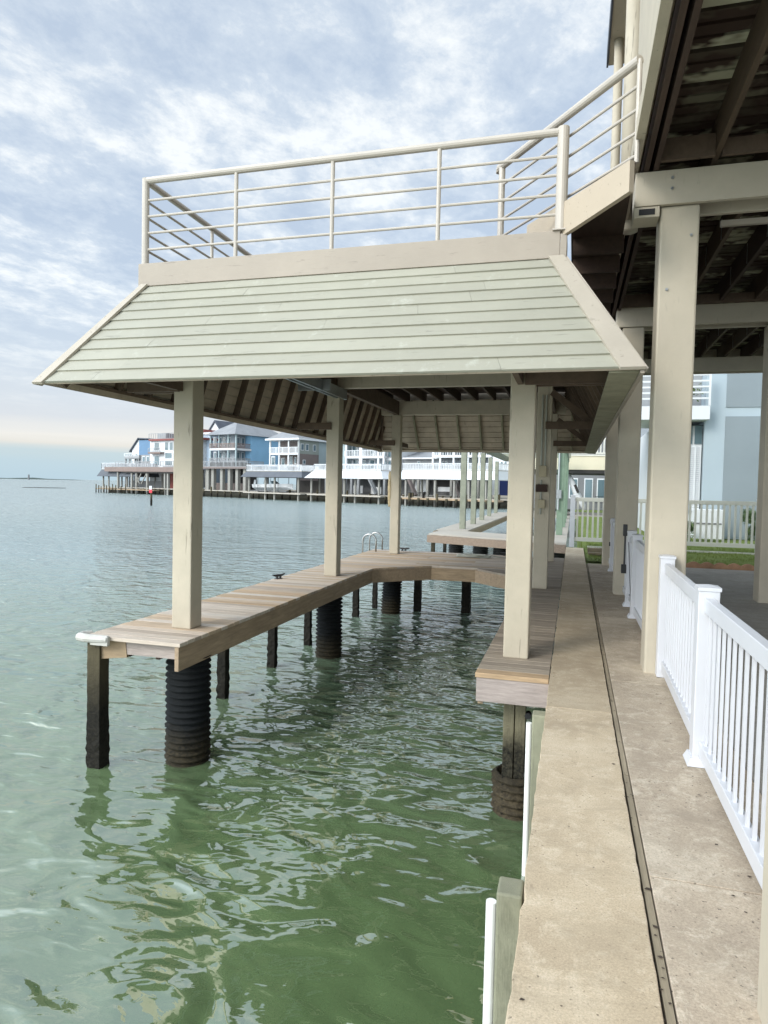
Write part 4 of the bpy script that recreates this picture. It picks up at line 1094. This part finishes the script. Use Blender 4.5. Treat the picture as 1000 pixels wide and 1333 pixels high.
class Far:
    def __init__(s, name, label, cat, px, inl, zb=0.0, group=None):
        s.s0, _ = fs(px, 640, inl); s.inl = inl
        s.t = thing(name, label, cat, tuple(fwd(s.s0, inl, zb)), SA, group); s.zb = zb
    def X(s, px, py=600, d=0.0): return fs(px, py, s.inl+d)[0]-s.s0
    def Z(s, px, py, d=0.0): return fs(px, py, s.inl+d)[1]-s.zb
    def box(s, px0, py0, px1, py1, mat, name, d0=0.0, d1=0.1, parent=None, bevel=0):
        """rectangle in the photo (left, top, right, bottom) at depth d0, d1-d0 thick"""
        x0, x1 = s.X(px0, py1, d0), s.X(px1, py1, d0); zt = s.Z((px0+px1)/2, py0, d0); zb_ = s.Z((px0+px1)/2, py1, d0)
        return MB().box(x0, x1, d0, d1, zb_, zt).build(name, mat, parent or s.t)
    def win(s, px0, py0, px1, py1, d=0.0, fm='far_white'):
        f_ = s.box(px0, py0, px1, py1, fm, 'window', d-0.08, d-0.01)
        ex, ey = (px1-px0)*0.14, (py1-py0)*0.1
        s.box(px0+ex, py0+ey, px1-ex, py1-ey, 'glass', 'pane', d-0.12, d-0.085, f_)
    def sidewin(s, px, d0, d1, py0, py1):
        x = s.X(px, py1); zt, zb_ = s.Z(px, py0), s.Z(px, py1)
        f_ = MB().box(x+0.01, x+0.08, d0, d1, zb_, zt).build('window', 'far_white', s.t)
        MB().box(x+0.081, x+0.11, d0+.12, d1-.12, zb_+.12, zt-.12).build('pane', 'glass', f_)
    def rail(s, px0, pyt, px1, pyb, mat='far_white', d=-0.1, n=None, side=None, solid=False):
        x0, x1 = s.X(px0, pyb, d), s.X(px1, pyb, d); zt, zb_ = s.Z((px0+px1)/2, pyt, d), s.Z((px0+px1)/2, pyb, d)
        m_ = MB(); m_.box(x0, x1, d-.03, d+.03, zt-.1, zt); m_.box(x0, x1, d-.03, d+.03, zb_, zb_+.08)
        n = n or int((x1-x0)/0.32)
        for k in range(n+1):
            c = x0+(x1-x0)*k/n; wd_ = 0.06 if k % 6 else 0.11
            m_.box(c-wd_, c+wd_, d-.025, d+.025, zb_+.08, zt-.1)
        if side:
            m_.box(x1-.03, x1+.03, d, side, zt-.1, zt); m_.box(x1-.03, x1+.03, d, side, zb_, zb_+.08)
            k = d
            while k < side: m_.box(x1-.025, x1+.025, k-.06, k+.06, zb_+.08, zt-.1); k += 0.32
        return m_.build('railing', mat, s.t)
    def posts(s, pxs, pyt, zb_, mat, wv=0.28, d=0.1, name='post'):
        for p_ in pxs:
            x = s.X(p_, 630, d); zt = s.Z(p_, pyt, d)
            MB().box(x-wv/2, x+wv/2, d, d+wv, zb_, zt).build(name, mat, s.t)
def hip(x0, x1, y0, y1, z0, z1, ov=0.6):
    m_ = MB(); x0 -= ov; x1 += ov; y0 -= ov; y1 += ov
    W_, D_ = x1-x0, y1-y0; k = min(W_, D_)/2
    if W_ >= D_: r0, r1 = (x0+k, (y0+y1)/2, z1), (x1-k, (y0+y1)/2, z1)
    else: r0, r1 = ((x0+x1)/2, y0+k, z1), ((x0+x1)/2, y1-k, z1)
    P = [(x0, y0, z0), (x1, y0, z0), (x1, y1, z0), (x0, y1, z0)]
    n0 = len(m_.v); m_.v += P+[r0, r1]
    if W_ >= D_: m_.f += [(0, 1, 5, 4), (1, 2, 5), (2, 3, 4, 5), (3, 0, 4), (3, 2, 1, 0)]
    else: m_.f += [(0, 1, 4), (1, 2, 5, 4), (2, 3, 5), (3, 0, 4, 5), (3, 2, 1, 0)]
    return m_

def far_boathouse(label, xa, xb, yr, yd, ye, mat, posts_px, inl=-5.5, depth=6.0, flare=0.8, ydeck=643, side_mat=None, lab_group='far boathouses'):
    F_ = Far('boathouse', label, 'boathouse', xa, inl, 0.0, lab_group)
    x0, x1 = F_.X(xa, ye), F_.X(xb, ye); zt, ze = F_.Z((xa+xb)/2, yd), F_.Z((xa+xb)/2, ye)
    m_ = MB(); i0, i1, j0, j1 = x0+flare, x1-flare, flare, depth-flare
    n0 = 0
    m_.v += [(x0, 0, ze), (x1, 0, ze), (x1, depth, ze), (x0, depth, ze), (i0, j0, zt), (i1, j0, zt), (i1, j1, zt), (i0, j1, zt)]
    m_.f += [(0, 1, 5, 4), (1, 2, 6, 5), (2, 3, 7, 6), (3, 0, 4, 7), (4, 5, 6, 7)]
    o_ = m_.build('skirt_roof', mat, F_.t)
    sm = o_.modifiers.new('shell', 'SOLIDIFY'); sm.thickness = 0.06
    MB().box(i0, i1, j0, j1, zt+.004, zt+.1).build('roof_deck', 'far_dock', F_.t)
    m_ = MB(); zr = F_.Z((xa+xb)/2, yr, j0)
    for (a0, b0, a1, b1) in ((i0, j0, i1, j0), (i1, j0, i1, j1), (i0, j1, i1, j1), (i0, j0, i0, j1)):
        A_ = Vector((a0, b0, 0)); B_ = Vector((a1, b1, 0)); Ln = (B_-A_).length; n_ = max(2, int(Ln/0.3))
        m_.bar(A_+Vector((0, 0, zr-.05)), B_+Vector((0, 0, zr-.05)), .07, .1); m_.bar(A_+Vector((0, 0, zt+.2)), B_+Vector((0, 0, zt+.2)), .06, .08)
        for k in range(n_+1):
            c = A_.lerp(B_, k/n_); m_.bar(c+Vector((0, 0, zt+.1)), c+Vector((0, 0, zr-.1)), .09 if k % 5 else .16, .07)
    m_.build('railing', 'far_white', F_.t)
    for p_ in posts_px:
        x = F_.X(p_, 630, j0)
        MB().box(x-.14, x+.14, j0, j0+.28, -2, zt).build('post', 'far_pillar', F_.t)
    for x in (i0+.3, i1-.3): MB().box(x-.14, x+.14, j1-.28, j1, -0.2, zt).build('post', 'far_pillar', F_.t)
    zd = F_.Z((xa+xb)/2, ydeck)
    MB().box(x0+.5, x1-.5, 0.2, 1.5, -0.25, -0.02).build('dock', 'far_dock', F_.t)
    MB().box(i0+.1, i1-.1, j0+.35, j0+.45, zt-.5, zt-.02).build('beam', 'far_dark_and_shade', F_.t)
    return F_

# A: tip of the point
FA = far_boathouse('dark shingled boathouse at the very tip of the far point', 126, 176, 602.5, 611, 620, 'far_skirt', (134, 141, 153, 165), inl=-1.5, depth=7)
pg = Far('brown_deck', 'low brown roof deck on posts between the tip boathouse and the houses', 'deck', 150, -2.0)
pg.box(136, 608, 232, 614, 'far_pink', 'deck_slab', 0, 7)
pg.box(160, 614.5, 232, 616, 'far_dark_and_shade', 'beam', 0.2, 0.5)
pg.rail(150, 600.5, 205, 608, 'far_light_roof', 0.3, n=12)
pg.posts((153, 171, 177, 191, 214, 218), 614.6, -2, 'far_pillar', 0.45, 0.4)
for (a_, b_) in ((177, 182), (184, 178), (191, 184)):
    m_ = MB(); m_.bar((pg.X(a_, 630, .6), .6, pg.Z(a_, 616, .6)), (pg.X(b_, 630, .6), .6, pg.Z(b_, 630, .6)), .2, .2); m_.build('brace', 'far_pillar', pg.t)
MB().box(pg.X(197), pg.X(235), 5, 5.3, 0, 3.6).build('back_wall', 'far_red', pg.t)
MB().box(pg.X(140), pg.X(197), 6.5, 6.7, 0, 1.6).build('back_wall', 'far_light_roof', pg.t)
lp = Far('low_pier', 'low wooden pier on thin piles at the tip of the far point', 'pier', 125, -3.5)
MB().box(lp.X(126), lp.X(200), 0, 1.4, -.55, -.35).build('decking', 'far_wood', lp.t)
for k, p_ in enumerate((125.5, 129, 132, 136, 139, 143, 147, 151, 158, 164)): x = lp.X(p_, 640); MB().box(x-.12, x+.12, -.14, -.005, -2, lp.Z(p_, 630+(k % 3)*1.5)).build('pile', 'wet_pile', lp.t)

hA = Far('blue_gable_house', 'small deep blue house with a single slope gable near the point', 'house', 172, 9)
x0, x1, x2 = hA.X(172), hA.X(181), hA.X(194); z0 = hA.Z(180, 610); ze, zr = hA.Z(172, 586), hA.Z(181, 571.5)
m_ = MB(); m_.v += [(x0, 0, z0), (x1, 0, z0), (x1, 0, zr), (x0, 0, ze), (x0, 8, z0), (x1, 8, z0), (x1, 8, zr), (x0, 8, ze)]; m_.f += [(0, 1, 2, 3), (4, 7, 6, 5), (1, 5, 6, 2), (0, 3, 7, 4)]; m_.build('gable_wall', 'far_white', hA.t)
hA.box(181, 573, 196, 610, 'far_deep_blue', 'wall', 0.02, 8)
m_ = MB(); m_.hexa([(x0-.6, -.5, ze-.5), (x1+.1, -.5, zr), (x1+.1, 8.3, zr), (x0-.6, 8.3, ze-.5), (x0-.6, -.5, ze-.2), (x1+.1, -.5, zr+.3), (x1+.1, 8.3, zr+.3), (x0-.6, 8.3, ze-.2)]); m_.hexa([(x1+.1, -.3, zr), (x2, -.3, zr-.2), (x2, 8.3, zr-.2), (x1+.1, 8.3, zr), (x1+.1, -.3, zr+.3), (x2, -.3, zr+.1), (x2, 8.3, zr+.1), (x1+.1, 8.3, zr+.3)]); m_.build('roof', 'far_dark_roof', hA.t)
hA.box(162, 592.5, 181, 597, 'far_light_roof', 'balcony', -3, 0); hA.rail(162, 590, 181, 594, 'far_white', -3, n=8)
hA.posts((163, 168, 175, 180), 597, -1, 'far_light_roof', 0.3, -2.8)
hA.win(176, 590, 179, 600); hA.box(183, 592, 196, 609, 'far_light_roof', 'annex', -2.5, 0); hA.win(185, 594, 189, 601, -2.5); hA.win(190.5, 594, 194.5, 601, -2.5)

hB = Far('modern_house', 'white modern house with a flat railed roof and tall windows', 'house', 195, 5)
hB.box(195, 573, 259, 634, 'far_white', 'wall', 0, 12)
hB.box(193.5, 570.5, 262, 573, 'far_red', 'roof_trim', -0.6, 12.4)
hB.rail(194, 563, 262, 570.5, 'far_light_roof', -0.4, n=22)
hB.box(205, 564, 216, 571, 'far_light_roof', 'roof_box', 3, 6)
hB.box(192.5, 588.5, 208.5, 590.5, 'far_pink', 'balcony_floor', -1.2, 0); hB.box(212, 607, 262, 611.5, 'far_light_roof', 'skirt_band', -2.5, 0)
for a_ in ((200, 575, 208, 587), (214, 574.5, 219.5, 587), (220, 574.5, 225.5, 587), (200, 592, 208, 607), (213.5, 589, 225, 597), (213.5, 599, 225, 606), (227, 575, 232, 587), (251, 575, 256, 587), (250, 592, 257, 606)): hB.win(*a_)
hB.rail(193, 583, 208, 588.5, 'far_light_roof', -1.1, n=6); hB.rail(209, 600, 262, 607, 'far_light_roof', -2.3, n=24)
hB.box(210, 612, 262, 634, 'far_dark_and_shade', 'undercroft_shade', -0.2, 0)  # dark sheet over the lower wall, painted shade below the house
hB.posts((211, 214.5, 219.5, 224, 262, 268), 611.5, -1, 'far_pillar', 0.5, -1.2)

hB2 = Far('pale_blue_house', 'narrow pale blue house left of the hip roofed blue one', 'house', 256, 7)
hB2.box(255, 565, 273, 634, 'far_pale_blue', 'wall', 0, 10); hB2.win(265, 588, 269, 591); hB2.win(265, 595, 269, 598.5)
hB2.box(254, 563, 274, 565.5, 'far_white', 'roof_edge', -0.3, 10.3)
hB2.box(256, 559, 265, 563.5, 'far_red', 'roof', 2, 8)
gh = Far('gabled_house', 'white gabled house with a dark roof peeking over the others', 'house', 272, 22)
x0, xm, x1 = gh.X(271), gh.X(280), gh.X(289); ze, zr = gh.Z(280, 563), gh.Z(280, 549); zz = gh.Z(280, 620)
m_ = MB(); m_.v += [(x0, 0, zz), (x1, 0, zz), (x1, 0, ze), (xm, 0, zr), (x0, 0, ze)]+[(x0, 14, zz), (x1, 14, zz), (x1, 14, ze), (xm, 14, zr), (x0, 14, ze)]; m_.f += [(0, 1, 2, 3, 4), (9, 8, 7, 6, 5), (0, 5, 6, 1), (1, 6, 7, 2), (4, 9, 5, 0)]; m_.build('wall', 'far_white', gh.t)
m_ = MB(); m_.hexa([(x0-.6, -.4, ze-.8), (xm, -.4, zr), (xm, 14.4, zr), (x0-.6, 14.4, ze-.8), (x0-.6, -.4, ze-.4), (xm, -.4, zr+.4), (xm, 14.4, zr+.4), (x0-.6, 14.4, ze-.4)]); m_.hexa([(xm, -.4, zr), (x1+.6, -.4, ze-.8), (x1+.6, 14.4, ze-.8), (xm, 14.4, zr), (xm, -.4, zr+.4), (x1+.6, -.4, ze-.4), (x1+.6, 14.4, ze-.4), (xm, 14.4, zr+.4)]); m_.build('roof', 'far_dark_roof', gh.t)

hC = Far('blue_house', 'bright blue house with grey hip roof and stacked balconies', 'house', 272, 4)
x0, x1 = hC.X(273), hC.X(306)
zt, zb_ = hC.Z(290, 566), hC.Z(290, 608)
MB().box(x0+1.6, x1-1.9, 1.8, 15, zb_, zt).build('wall', 'far_grey', hC.t)
MB().box(x1-1.9, x1, 4.6, 15, zb_, zt).build('side_wall', 'far_blue', hC.t)
hip(x0, x1, 0, 15, zt, hC.Z(300, 550, 5), 0.8).build('roof', 'far_roof', hC.t)
for (y0_, y1_) in ((583.5, 586), (602, 608)):
    MB().box(x0, x1, 0, 4.6, hC.Z(290, y1_), hC.Z(290, y0_)).build('balcony_floor', 'far_white' if y0_ < 590 else 'far_dark_and_shade', hC.t)
for (yt, yb) in ((577, 583.5), (596, 602.5)): hC.rail(273, yt, 306, yb, 'far_pink' if yt < 590 else 'far_light_roof', 0.1, n=26, side=4.5)
for p_ in (273, 284, 296, 306):
    x = hC.X(p_); MB().box(x-.15, x+.15, 0.12, 0.4, zb_, zt).build('balcony_post', 'far_teal', hC.t)
for (y0_, y1_) in ((569, 580), (588, 599)):
    for (a_, b_) in ((285, 288.5), (290, 293.5), (296, 300), (278, 282)): hC.win(a_, y0_, b_, y1_, 1.8)
    MB().box(x1-1.95, x1-1.85, 2.1, 4.3, 0, 0.1)
    f_ = MB().box(x1-1.895, x1-1.84, 2.0, 3.0, hC.Z(306, y1_, 2), hC.Z(306, y0_, 2)).build('window', 'far_white', hC.t); MB().box(x1-1.838, x1-1.82, 2.15, 2.85, hC.Z(306, y1_, 2)+.15, hC.Z(306, y0_, 2)-.15).build('pane', 'glass', f_)
    f_ = MB().box(x1-1.895, x1-1.84, 3.4, 4.3, hC.Z(306, y1_, 2), hC.Z(306, y0_, 2)).build('window', 'far_white', hC.t); MB().box(x1-1.838, x1-1.82, 3.55, 4.15, hC.Z(306, y1_, 2)+.15, hC.Z(306, y0_, 2)-.15).build('pane', 'glass', f_)
hC.rail(262, 600, 322, 607.5, 'far_light_roof', -2.6, n=36, side=2.0); hC.box(262, 607.5, 322, 610, 'far_brown', 'lower_deck', -2.7, 2)
hC.posts((270, 276.5, 288, 298, 308, 318), 610, -0.2, 'far_pillar', 0.75, -2.0, 'pillar')
MB().box(x0, x1, 6, 6.3, -0.1, zb_).build('undercroft_shade', 'far_dark_and_shade', hC.t)  # dark back sheet paints the shade behind the pillars
MB().box(x0, x1+3, 1.2, 1.4, 0, 1.5).build('low_wall', 'far_brown', hC.t)

hD = Far('grey_porch_house', 'grey and teal house with two tiers of white railed porches', 'house', 350, 5)
x0, x1 = hD.X(351), hD.X(388); zt, zb_ = hD.Z(370, 573), hD.Z(370, 612)
MB().box(x0, x1, 2.4, 3, zb_, zt).build('porch_wall', 'far_brown', hD.t)
MB().box(x0+.2, x1, 3.0, 16, zb_, zt).build('wall', 'far_teal', hD.t)
MB().box(x1, x1+.12, 0.0, 6.0, zb_+(zt-zb_)*.55, zt).build('side_wall', 'far_olive', hD.t)
MB().box(x1, x1+.11, 0.0, 6.0, zb_-2, zb_+(zt-zb_)*.548).build('side_wall', 'far_brown', hD.t)
for (a_, b_) in ((.6, 1.5), (2.0, 2.9), (4.2, 5.1)):
    hD.sidewin(388.6, a_, b_, 577, 586)
hD.sidewin(388.6, 1.2, 2.0, 598, 604)
for p_ in (351, 363, 375, 388): x = hD.X(p_); MB().box(x-.14, x+.14, 0.02, 0.3, zb_, zt).build('porch_post', 'far_white', hD.t)
MB().box(x0, x1, 0, 2.4, hD.Z(370, 592), hD.Z(370, 590)).build('porch_floor', 'far_white', hD.t)
hD.rail(351, 582, 388, 590, 'far_white', 0.0, n=26)
for a_ in ((353, 594, 358, 607), (366, 596, 371, 606), (377, 594, 381, 606), (383, 595, 386, 604)): hD.win(*a_, d=2.4)
MB().box(x0-.8, x1+.7, -.6, 16.5, zt, zt+.35).build('roof_edge', 'far_white', hD.t)
hip(x0, x1, 0, 16, zt+.35, hD.Z(380, 556, 6), 0.5).build('roof', 'far_roof', hD.t)
MB().box(x0, x1+.5, 8, 8.3, -.1, zb_).build('undercroft_shade', 'far_dark_and_shade', hD.t)  # shade under the floor, painted as a dark sheet

FD = far_boathouse('dark skirted boathouse with white railing sheltering a boat on a lift', 313, 393, 605, 613.5, 621, 'far_skirt', (324, 345, 357, 388), inl=-5.5, depth=7)
# boat on lift
bt = Far('motorboat', 'motorboat raised on a lift under the dark skirted boathouse', 'boat', 345, -2.5)
xa, xb = bt.X(334), bt.X(382); L2 = xb-xa; m_ = MB(); sec = []
zk = 0.35
for k in range(11):
    u_ = k/10; wv = 1.1*math.sqrt(max(0.0, 1-max(0, (u_-.45)/.55)**2))+.02; kz = zk+0.5*max(0, u_-.6)**1.5*2; sz = zk+1.05+0.25*u_
    sec.append([(xa+L2*u_, -wv, sz), (xa+L2*u_, -wv*.85, zk+.45+.2*u_), (xa+L2*u_, 0, kz), (xa+L2*u_, wv*.85, zk+.45+.2*u_), (xa+L2*u_, wv, sz)])
for s5 in sec: m_.v += s5
for k in range(10):
    for j in range(4): a_ = k*5+j; m_.f.append((a_, a_+1, a_+6, a_+5))
    m_.f.append((k*5, k*5+5, k*5+9, k*5+4))
m_.f.append((0, 4, 3, 2, 1)); m_.build('hull', 'far_white', bt.t)
m_ = MB(); m_.hexa([(xa+L2*.5, -.7, zk+1.2), (xa+L2*.6, -.6, zk+1.2), (xa+L2*.6, .6, zk+1.2), (xa+L2*.5, .7, zk+1.2), (xa+L2*.47, -.6, zk+1.75), (xa+L2*.5, -.5, zk+1.75), (xa+L2*.5, .5, zk+1.75), (xa+L2*.47, .6, zk+1.75)]); m_.build('windshield', 'glass', bt.t)
m_ = MB(); m_.tube([(xa+L2*.3, -.8, zk+1.2), (xa+L2*.33, -.75, zk+2.4), (xa+L2*.33, .75, zk+2.4), (xa+L2*.3, .8, zk+1.2)], .05, 6); m_.box(xa+L2*.2, xa+L2*.55, -.8, .8, zk+2.38, zk+2.45); m_.build('canopy', 'far_steel', bt.t)
m_ = MB(); m_.hexa([(xa-.5, -.2, zk+.9), (xa+.05, -.2, zk+.9), (xa+.05, .2, zk+.9), (xa-.5, .2, zk+.9), (xa-.4, -.17, zk+1.9), (xa+.1, -.17, zk+1.9), (xa+.1, .17, zk+1.9), (xa-.4, .17, zk+1.9)]); m_.build('outboard_motor', 'far_white', bt.t); MB().box(xa-.35, xa-.1, -.1, .1, zk-.3, zk+.9).build('motor_leg', 'far_dark_and_shade', bt.t)
lf = Far('boat_lift', 'steel cradle lift carrying the motorboat', 'lift', 345, -2.5)
m_ = MB(); m_.box(xa-.2, xb-.4, -1.3, -1.15, .15, .32); m_.box(xa-.2, xb-.4, 1.15, 1.3, .15, .32)
for u_ in (.2, .75): m_.box(xa+L2*u_-.1, xa+L2*u_+.1, -1.4, 1.4, -.02, .14)
m_.build('cradle', 'far_steel', lf.t)
for u_ in (.2, .75):
    for yy in (-1.4, 1.4): MB().box(xa+L2*u_-.04, xa+L2*u_+.04, yy-.04, yy+.04, .1, 3.0).build('cable', 'far_steel', lf.t)

hE = Far('white_balcony_house', 'white and grey house with tall balcony columns and French doors', 'house', 445, 6)
hE.box(432, 575, 498, 622, 'far_grey', 'wall', 2.2, 14)
hE.box(498, 577, 522, 618, 'far_white', 'bay', 1.2, 13.8)
hE.box(425, 574, 449, 612, 'far_teal', 'wing', 0.5, 10)
for (y0_, y1_) in ((594, 596.5), (611, 613)): hE.box(449, y0_, 500, y1_, 'far_white', 'balcony_floor', 0, 2.2)
hE.rail(449, 586, 500, 594, 'far_white', 0.05, n=24)
for p_ in (450, 468, 470, 492, 499): x = hE.X(p_); MB().box(x-.18, x+.18, .05, .4, hE.Z(p_, 612), hE.Z(p_, 577)).build('balcony_post', 'far_white', hE.t)
for a_ in ((459, 598, 466, 606), (472, 599, 476, 610), (480, 598, 488, 611), (458, 580, 466, 590), (478, 580, 488, 592)): hE.win(*a_, d=2.2)
for a_ in ((499.5, 583, 504, 596), (505, 583, 509, 596), (499.5, 599, 504, 611), (505, 599, 509, 611), (511, 590, 519, 610)): hE.win(*a_, d=1.2, fm='far_light_roof')
x0, x1 = hE.X(430), hE.X(522); hip(x0, x1, 0, 14, hE.Z(480, 574), hE.Z(480, 556, 7), .5).build('roof', 'far_light_roof', hE.t)
m_ = MB(); xs, xe_ = hE.X(474), hE.X(488); z1_ = hE.Z(480, 614)
m_.bar((xs, .8, z1_), (xe_, .8, .1), 1.0, .3); m_.bar((xs, .3, z1_+.9), (xe_, .3, 1.0), .06, .08); m_.build('stairs', 'far_light_roof', hE.t)
hE.box(458, 632, 472, 642, 'far_white', 'low_railing', 3.5, 3.6); hE.box(483, 634, 496, 643, 'far_white', 'low_railing', 3.5, 3.6)
hE.posts((424, 443, 449, 457, 466, 500), 613, -.1, 'far_light_roof', .45, 1.0, 'pillar')
hE.box(430, 613.5, 522, 645, 'far_steel', 'undercroft_shade', 6.0, 6.3)  # dark grey sheet standing in for shade below the balconies
FE = far_boathouse('white skirted boathouse left of centre on the far shore', 396, 498, 604, 612.5, 622.5, 'far_white', (405, 448, 462, 493), inl=-5, depth=6.5, flare=1.2)
hF = Far('grey_siding_house', 'grey siding house with low sloped roof and white two tier porch', 'house', 524, 6)
hF.box(521, 597, 598, 622, 'far_light_roof', 'wall', 2, 14); x0, x1 = hF.X(519), hF.X(599)
m_ = MB(); m_.hexa([(x0, 1.2, hF.Z(560, 597)), (x1, 1.2, hF.Z(560, 597)), (x1, 9, hF.Z(560, 583, 5)), (x0, 9, hF.Z(560, 583, 5)), (x0, 1.2, hF.Z(560, 596)), (x1, 1.2, hF.Z(560, 596)), (x1, 9, hF.Z(560, 582, 5)), (x0, 9, hF.Z(560, 582, 5))]); m_.build('roof', 'far_roof', hF.t)
hF.box(524, 595.5, 573, 597.5, 'far_white', 'gutter', 1.0, 1.19)
hF.win(543, 600, 547, 608, 2.0)
hF.box(566, 585, 640, 622, 'far_grey', 'porch_wall', 1.9, 1.99)
for a_ in ((574, 600, 578, 610), (579, 600, 583, 610), (588, 600, 591, 609), (600, 598, 606, 610), (575, 586, 580, 594)): hF.win(*a_, d=1.88)
for p_ in (564.5, 574, 591.5, 610, 625, 638): x = hF.X(p_); MB().box(x-.16, x+.16, -.3, 0, hF.Z(p_, 613), hF.Z(p_, 584)).build('porch_post', 'far_white', hF.t)
hF.box(564, 593, 640, 595.5, 'far_white', 'porch_floor', -.4, 1.9); hF.rail(565, 587, 640, 593, 'far_white', -.35, n=24); hF.box(563, 583, 641, 585, 'far_white', 'porch_roof', -.6, 3)
m_ = MB(); xs, xe_ = hF.X(586), hF.X(598); z1_ = hF.Z(590, 614)
for k in range(12):
    u_ = k/12; m_.box(xs+(xe_-xs)*(1-u_)-.2, xs+(xe_-xs)*(1-u_)+.2, .2, 1.3, z1_*u_+.1, z1_*u_+.16)
m_.bar((xe_, .2, 0), (xs, .2, z1_), .08, .3); m_.bar((xe_, 1.3, 0), (xs, 1.3, z1_), .08, .3); m_.build('stairs', 'far_brown', hF.t)
m_ = MB(); xs, xe_ = hF.X(540), hF.X(526); m_.bar((xe_, .6, z1_), (xs, .6, .1), .9, .35); m_.build('stair_flight', 'far_brown', hF.t)
hF.posts((528, 537, 544, 556, 566, 587, 594, 608, 622), 613, -.1, 'far_pillar', .4, 1, 'pillar')
hF.box(521, 614, 640, 645, 'far_steel', 'undercroft_shade', 6, 6.3)  # dark grey sheet painting the shaded space under the porch
for a_ in ((540, 624, 556, 640), (570, 634, 586, 640)): hF.box(*a_, 'far_white', 'lattice', 4.0, 4.1)
hF.box(566, 624, 592, 633, 'far_dark_and_shade', 'opening_shade', 4.4, 4.5)  # solid dark sheet, painted shade of an opening
FF = far_boathouse('long white skirted boathouse with railing right of centre', 518, 648, 603, 612.5, 624, 'far_white', (528, 566, 591, 610, 632), inl=-5, depth=6.5, flare=0.5)
od = Far('dock', 'low orange brown dock in front of the white skirted boathouse', 'dock', 522, -6.5)
x0, x1 = od.X(521), od.X(648); MB().box(x0, x1, 0, 2.2, -.35, -.12).build('decking', 'far_wood', od.t)
x = x0+.3; k = 0
while x < x1: MB().box(x-.14, x+.14, -.25, -.004, -2, .6 if k % 3 == 1 else -.1).build('pile', 'wet_pile', od.t); x += 1.65; k += 1
tb = Far('picnic_table', 'dark picnic table standing on the orange brown dock', 'table', 542, -5.5, -.12)
xa, xb = tb.X(531), tb.X(553); MB().box(xa, xb, 0, .8, .75, .85).build('table_top', 'far_dark_and_shade', tb.t)
for x in (xa+.3, xb-.4): MB().box(x, x+.12, .1, .7, 0, .749).build('leg', 'far_dark_and_shade', tb.t)
hG = Far('white_gable_house', 'white house with a navy blue panel behind the green pier posts', 'house', 648, 3)
hG.box(640, 588, 690, 645, 'far_white', 'wall', 0, 10); hG.win(651, 600, 654.5, 612); hG.win(656, 600, 659.5, 612); hG.box(650, 619, 661, 645, 'far_navy', 'blue_panel', -.2, -.02)
x0, x1 = hG.X(636), hG.X(694); hip(x0, x1, 0, 10, hG.Z(665, 588), hG.Z(665, 575, 5), .3).build('roof', 'far_roof', hG.t)

# red and white channel marker
p0 = at(197, 658, 71.0)
mk = thing('channel_marker', 'channel marker pile with a white and red board out in the water', 'marker', (p0.x, p0.y, ZW))
MB().tube([(0, 0, -1), (0, 0, 2.3)], 0.13, 10).build('pile', 'wet_pile', mk)
MB().box(-.2, .2, -.17, -.12, 1.55, 1.95).build('red_board', 'marker_reflector', mk)
MB().box(-.17, .17, -.18, -.12, 1.96, 2.4).build('white_board', 'far_white', mk)
# far low land and sand bar
mb = MB(); P = []
for k in range(25):
    a_ = R(24+ k*0.9); P.append((-math.sin(a_+YAW)*2600, math.cos(a_+YAW)*2600))
mb2 = MB()
for k in range(24):
    h0, h1 = [ZW-1+1+6*max(0, math.sin(j*0.35))*(.7+.3*math.sin(j*1.9)) for j in (k, k+1)]
    (xa_, ya_), (xb_, yb_) = P[k], P[k+1]
    mb2.hexa([(xa_, ya_, -3), (xb_, yb_, -3), (xb_*1.05, yb_*1.05, -3), (xa_*1.05, ya_*1.05, -3), (xa_, ya_, h0), (xb_, yb_, h1), (xb_*1.05, yb_*1.05, h1), (xa_*1.05, ya_*1.05, h0)])
struct(mb2.build('far_land', 'far_land'))
sb0 = at(58, 634.0, 180)
mb = MB(); k_ = []
for k in range(24):
    a_ = 2*math.pi*k/24; k_.append((sb0.x+6*math.cos(a_)*.94, sb0.y+5*math.sin(a_)+6*math.cos(a_)*.3))
mb.prism(k_, ZW-.3, ZW+.12); struct(mb.build('sand_bar', 'far_dark_and_shade'))
p0 = at(37.5, 622, 1200)
lh = thing('lighthouse', 'tiny grey beacon tower on the horizon', 'beacon', (p0.x, p0.y, ZW))
MB().tube([(0, 0, -1), (0, 0, 9)], [2.2, 1.6], 10).build('tower', 'far_steel', lh); MB().tube([(0, 0, 9), (0, 0, 11.5)], [2.2, 1.2], 10).build('lantern', 'far_steel', lh)
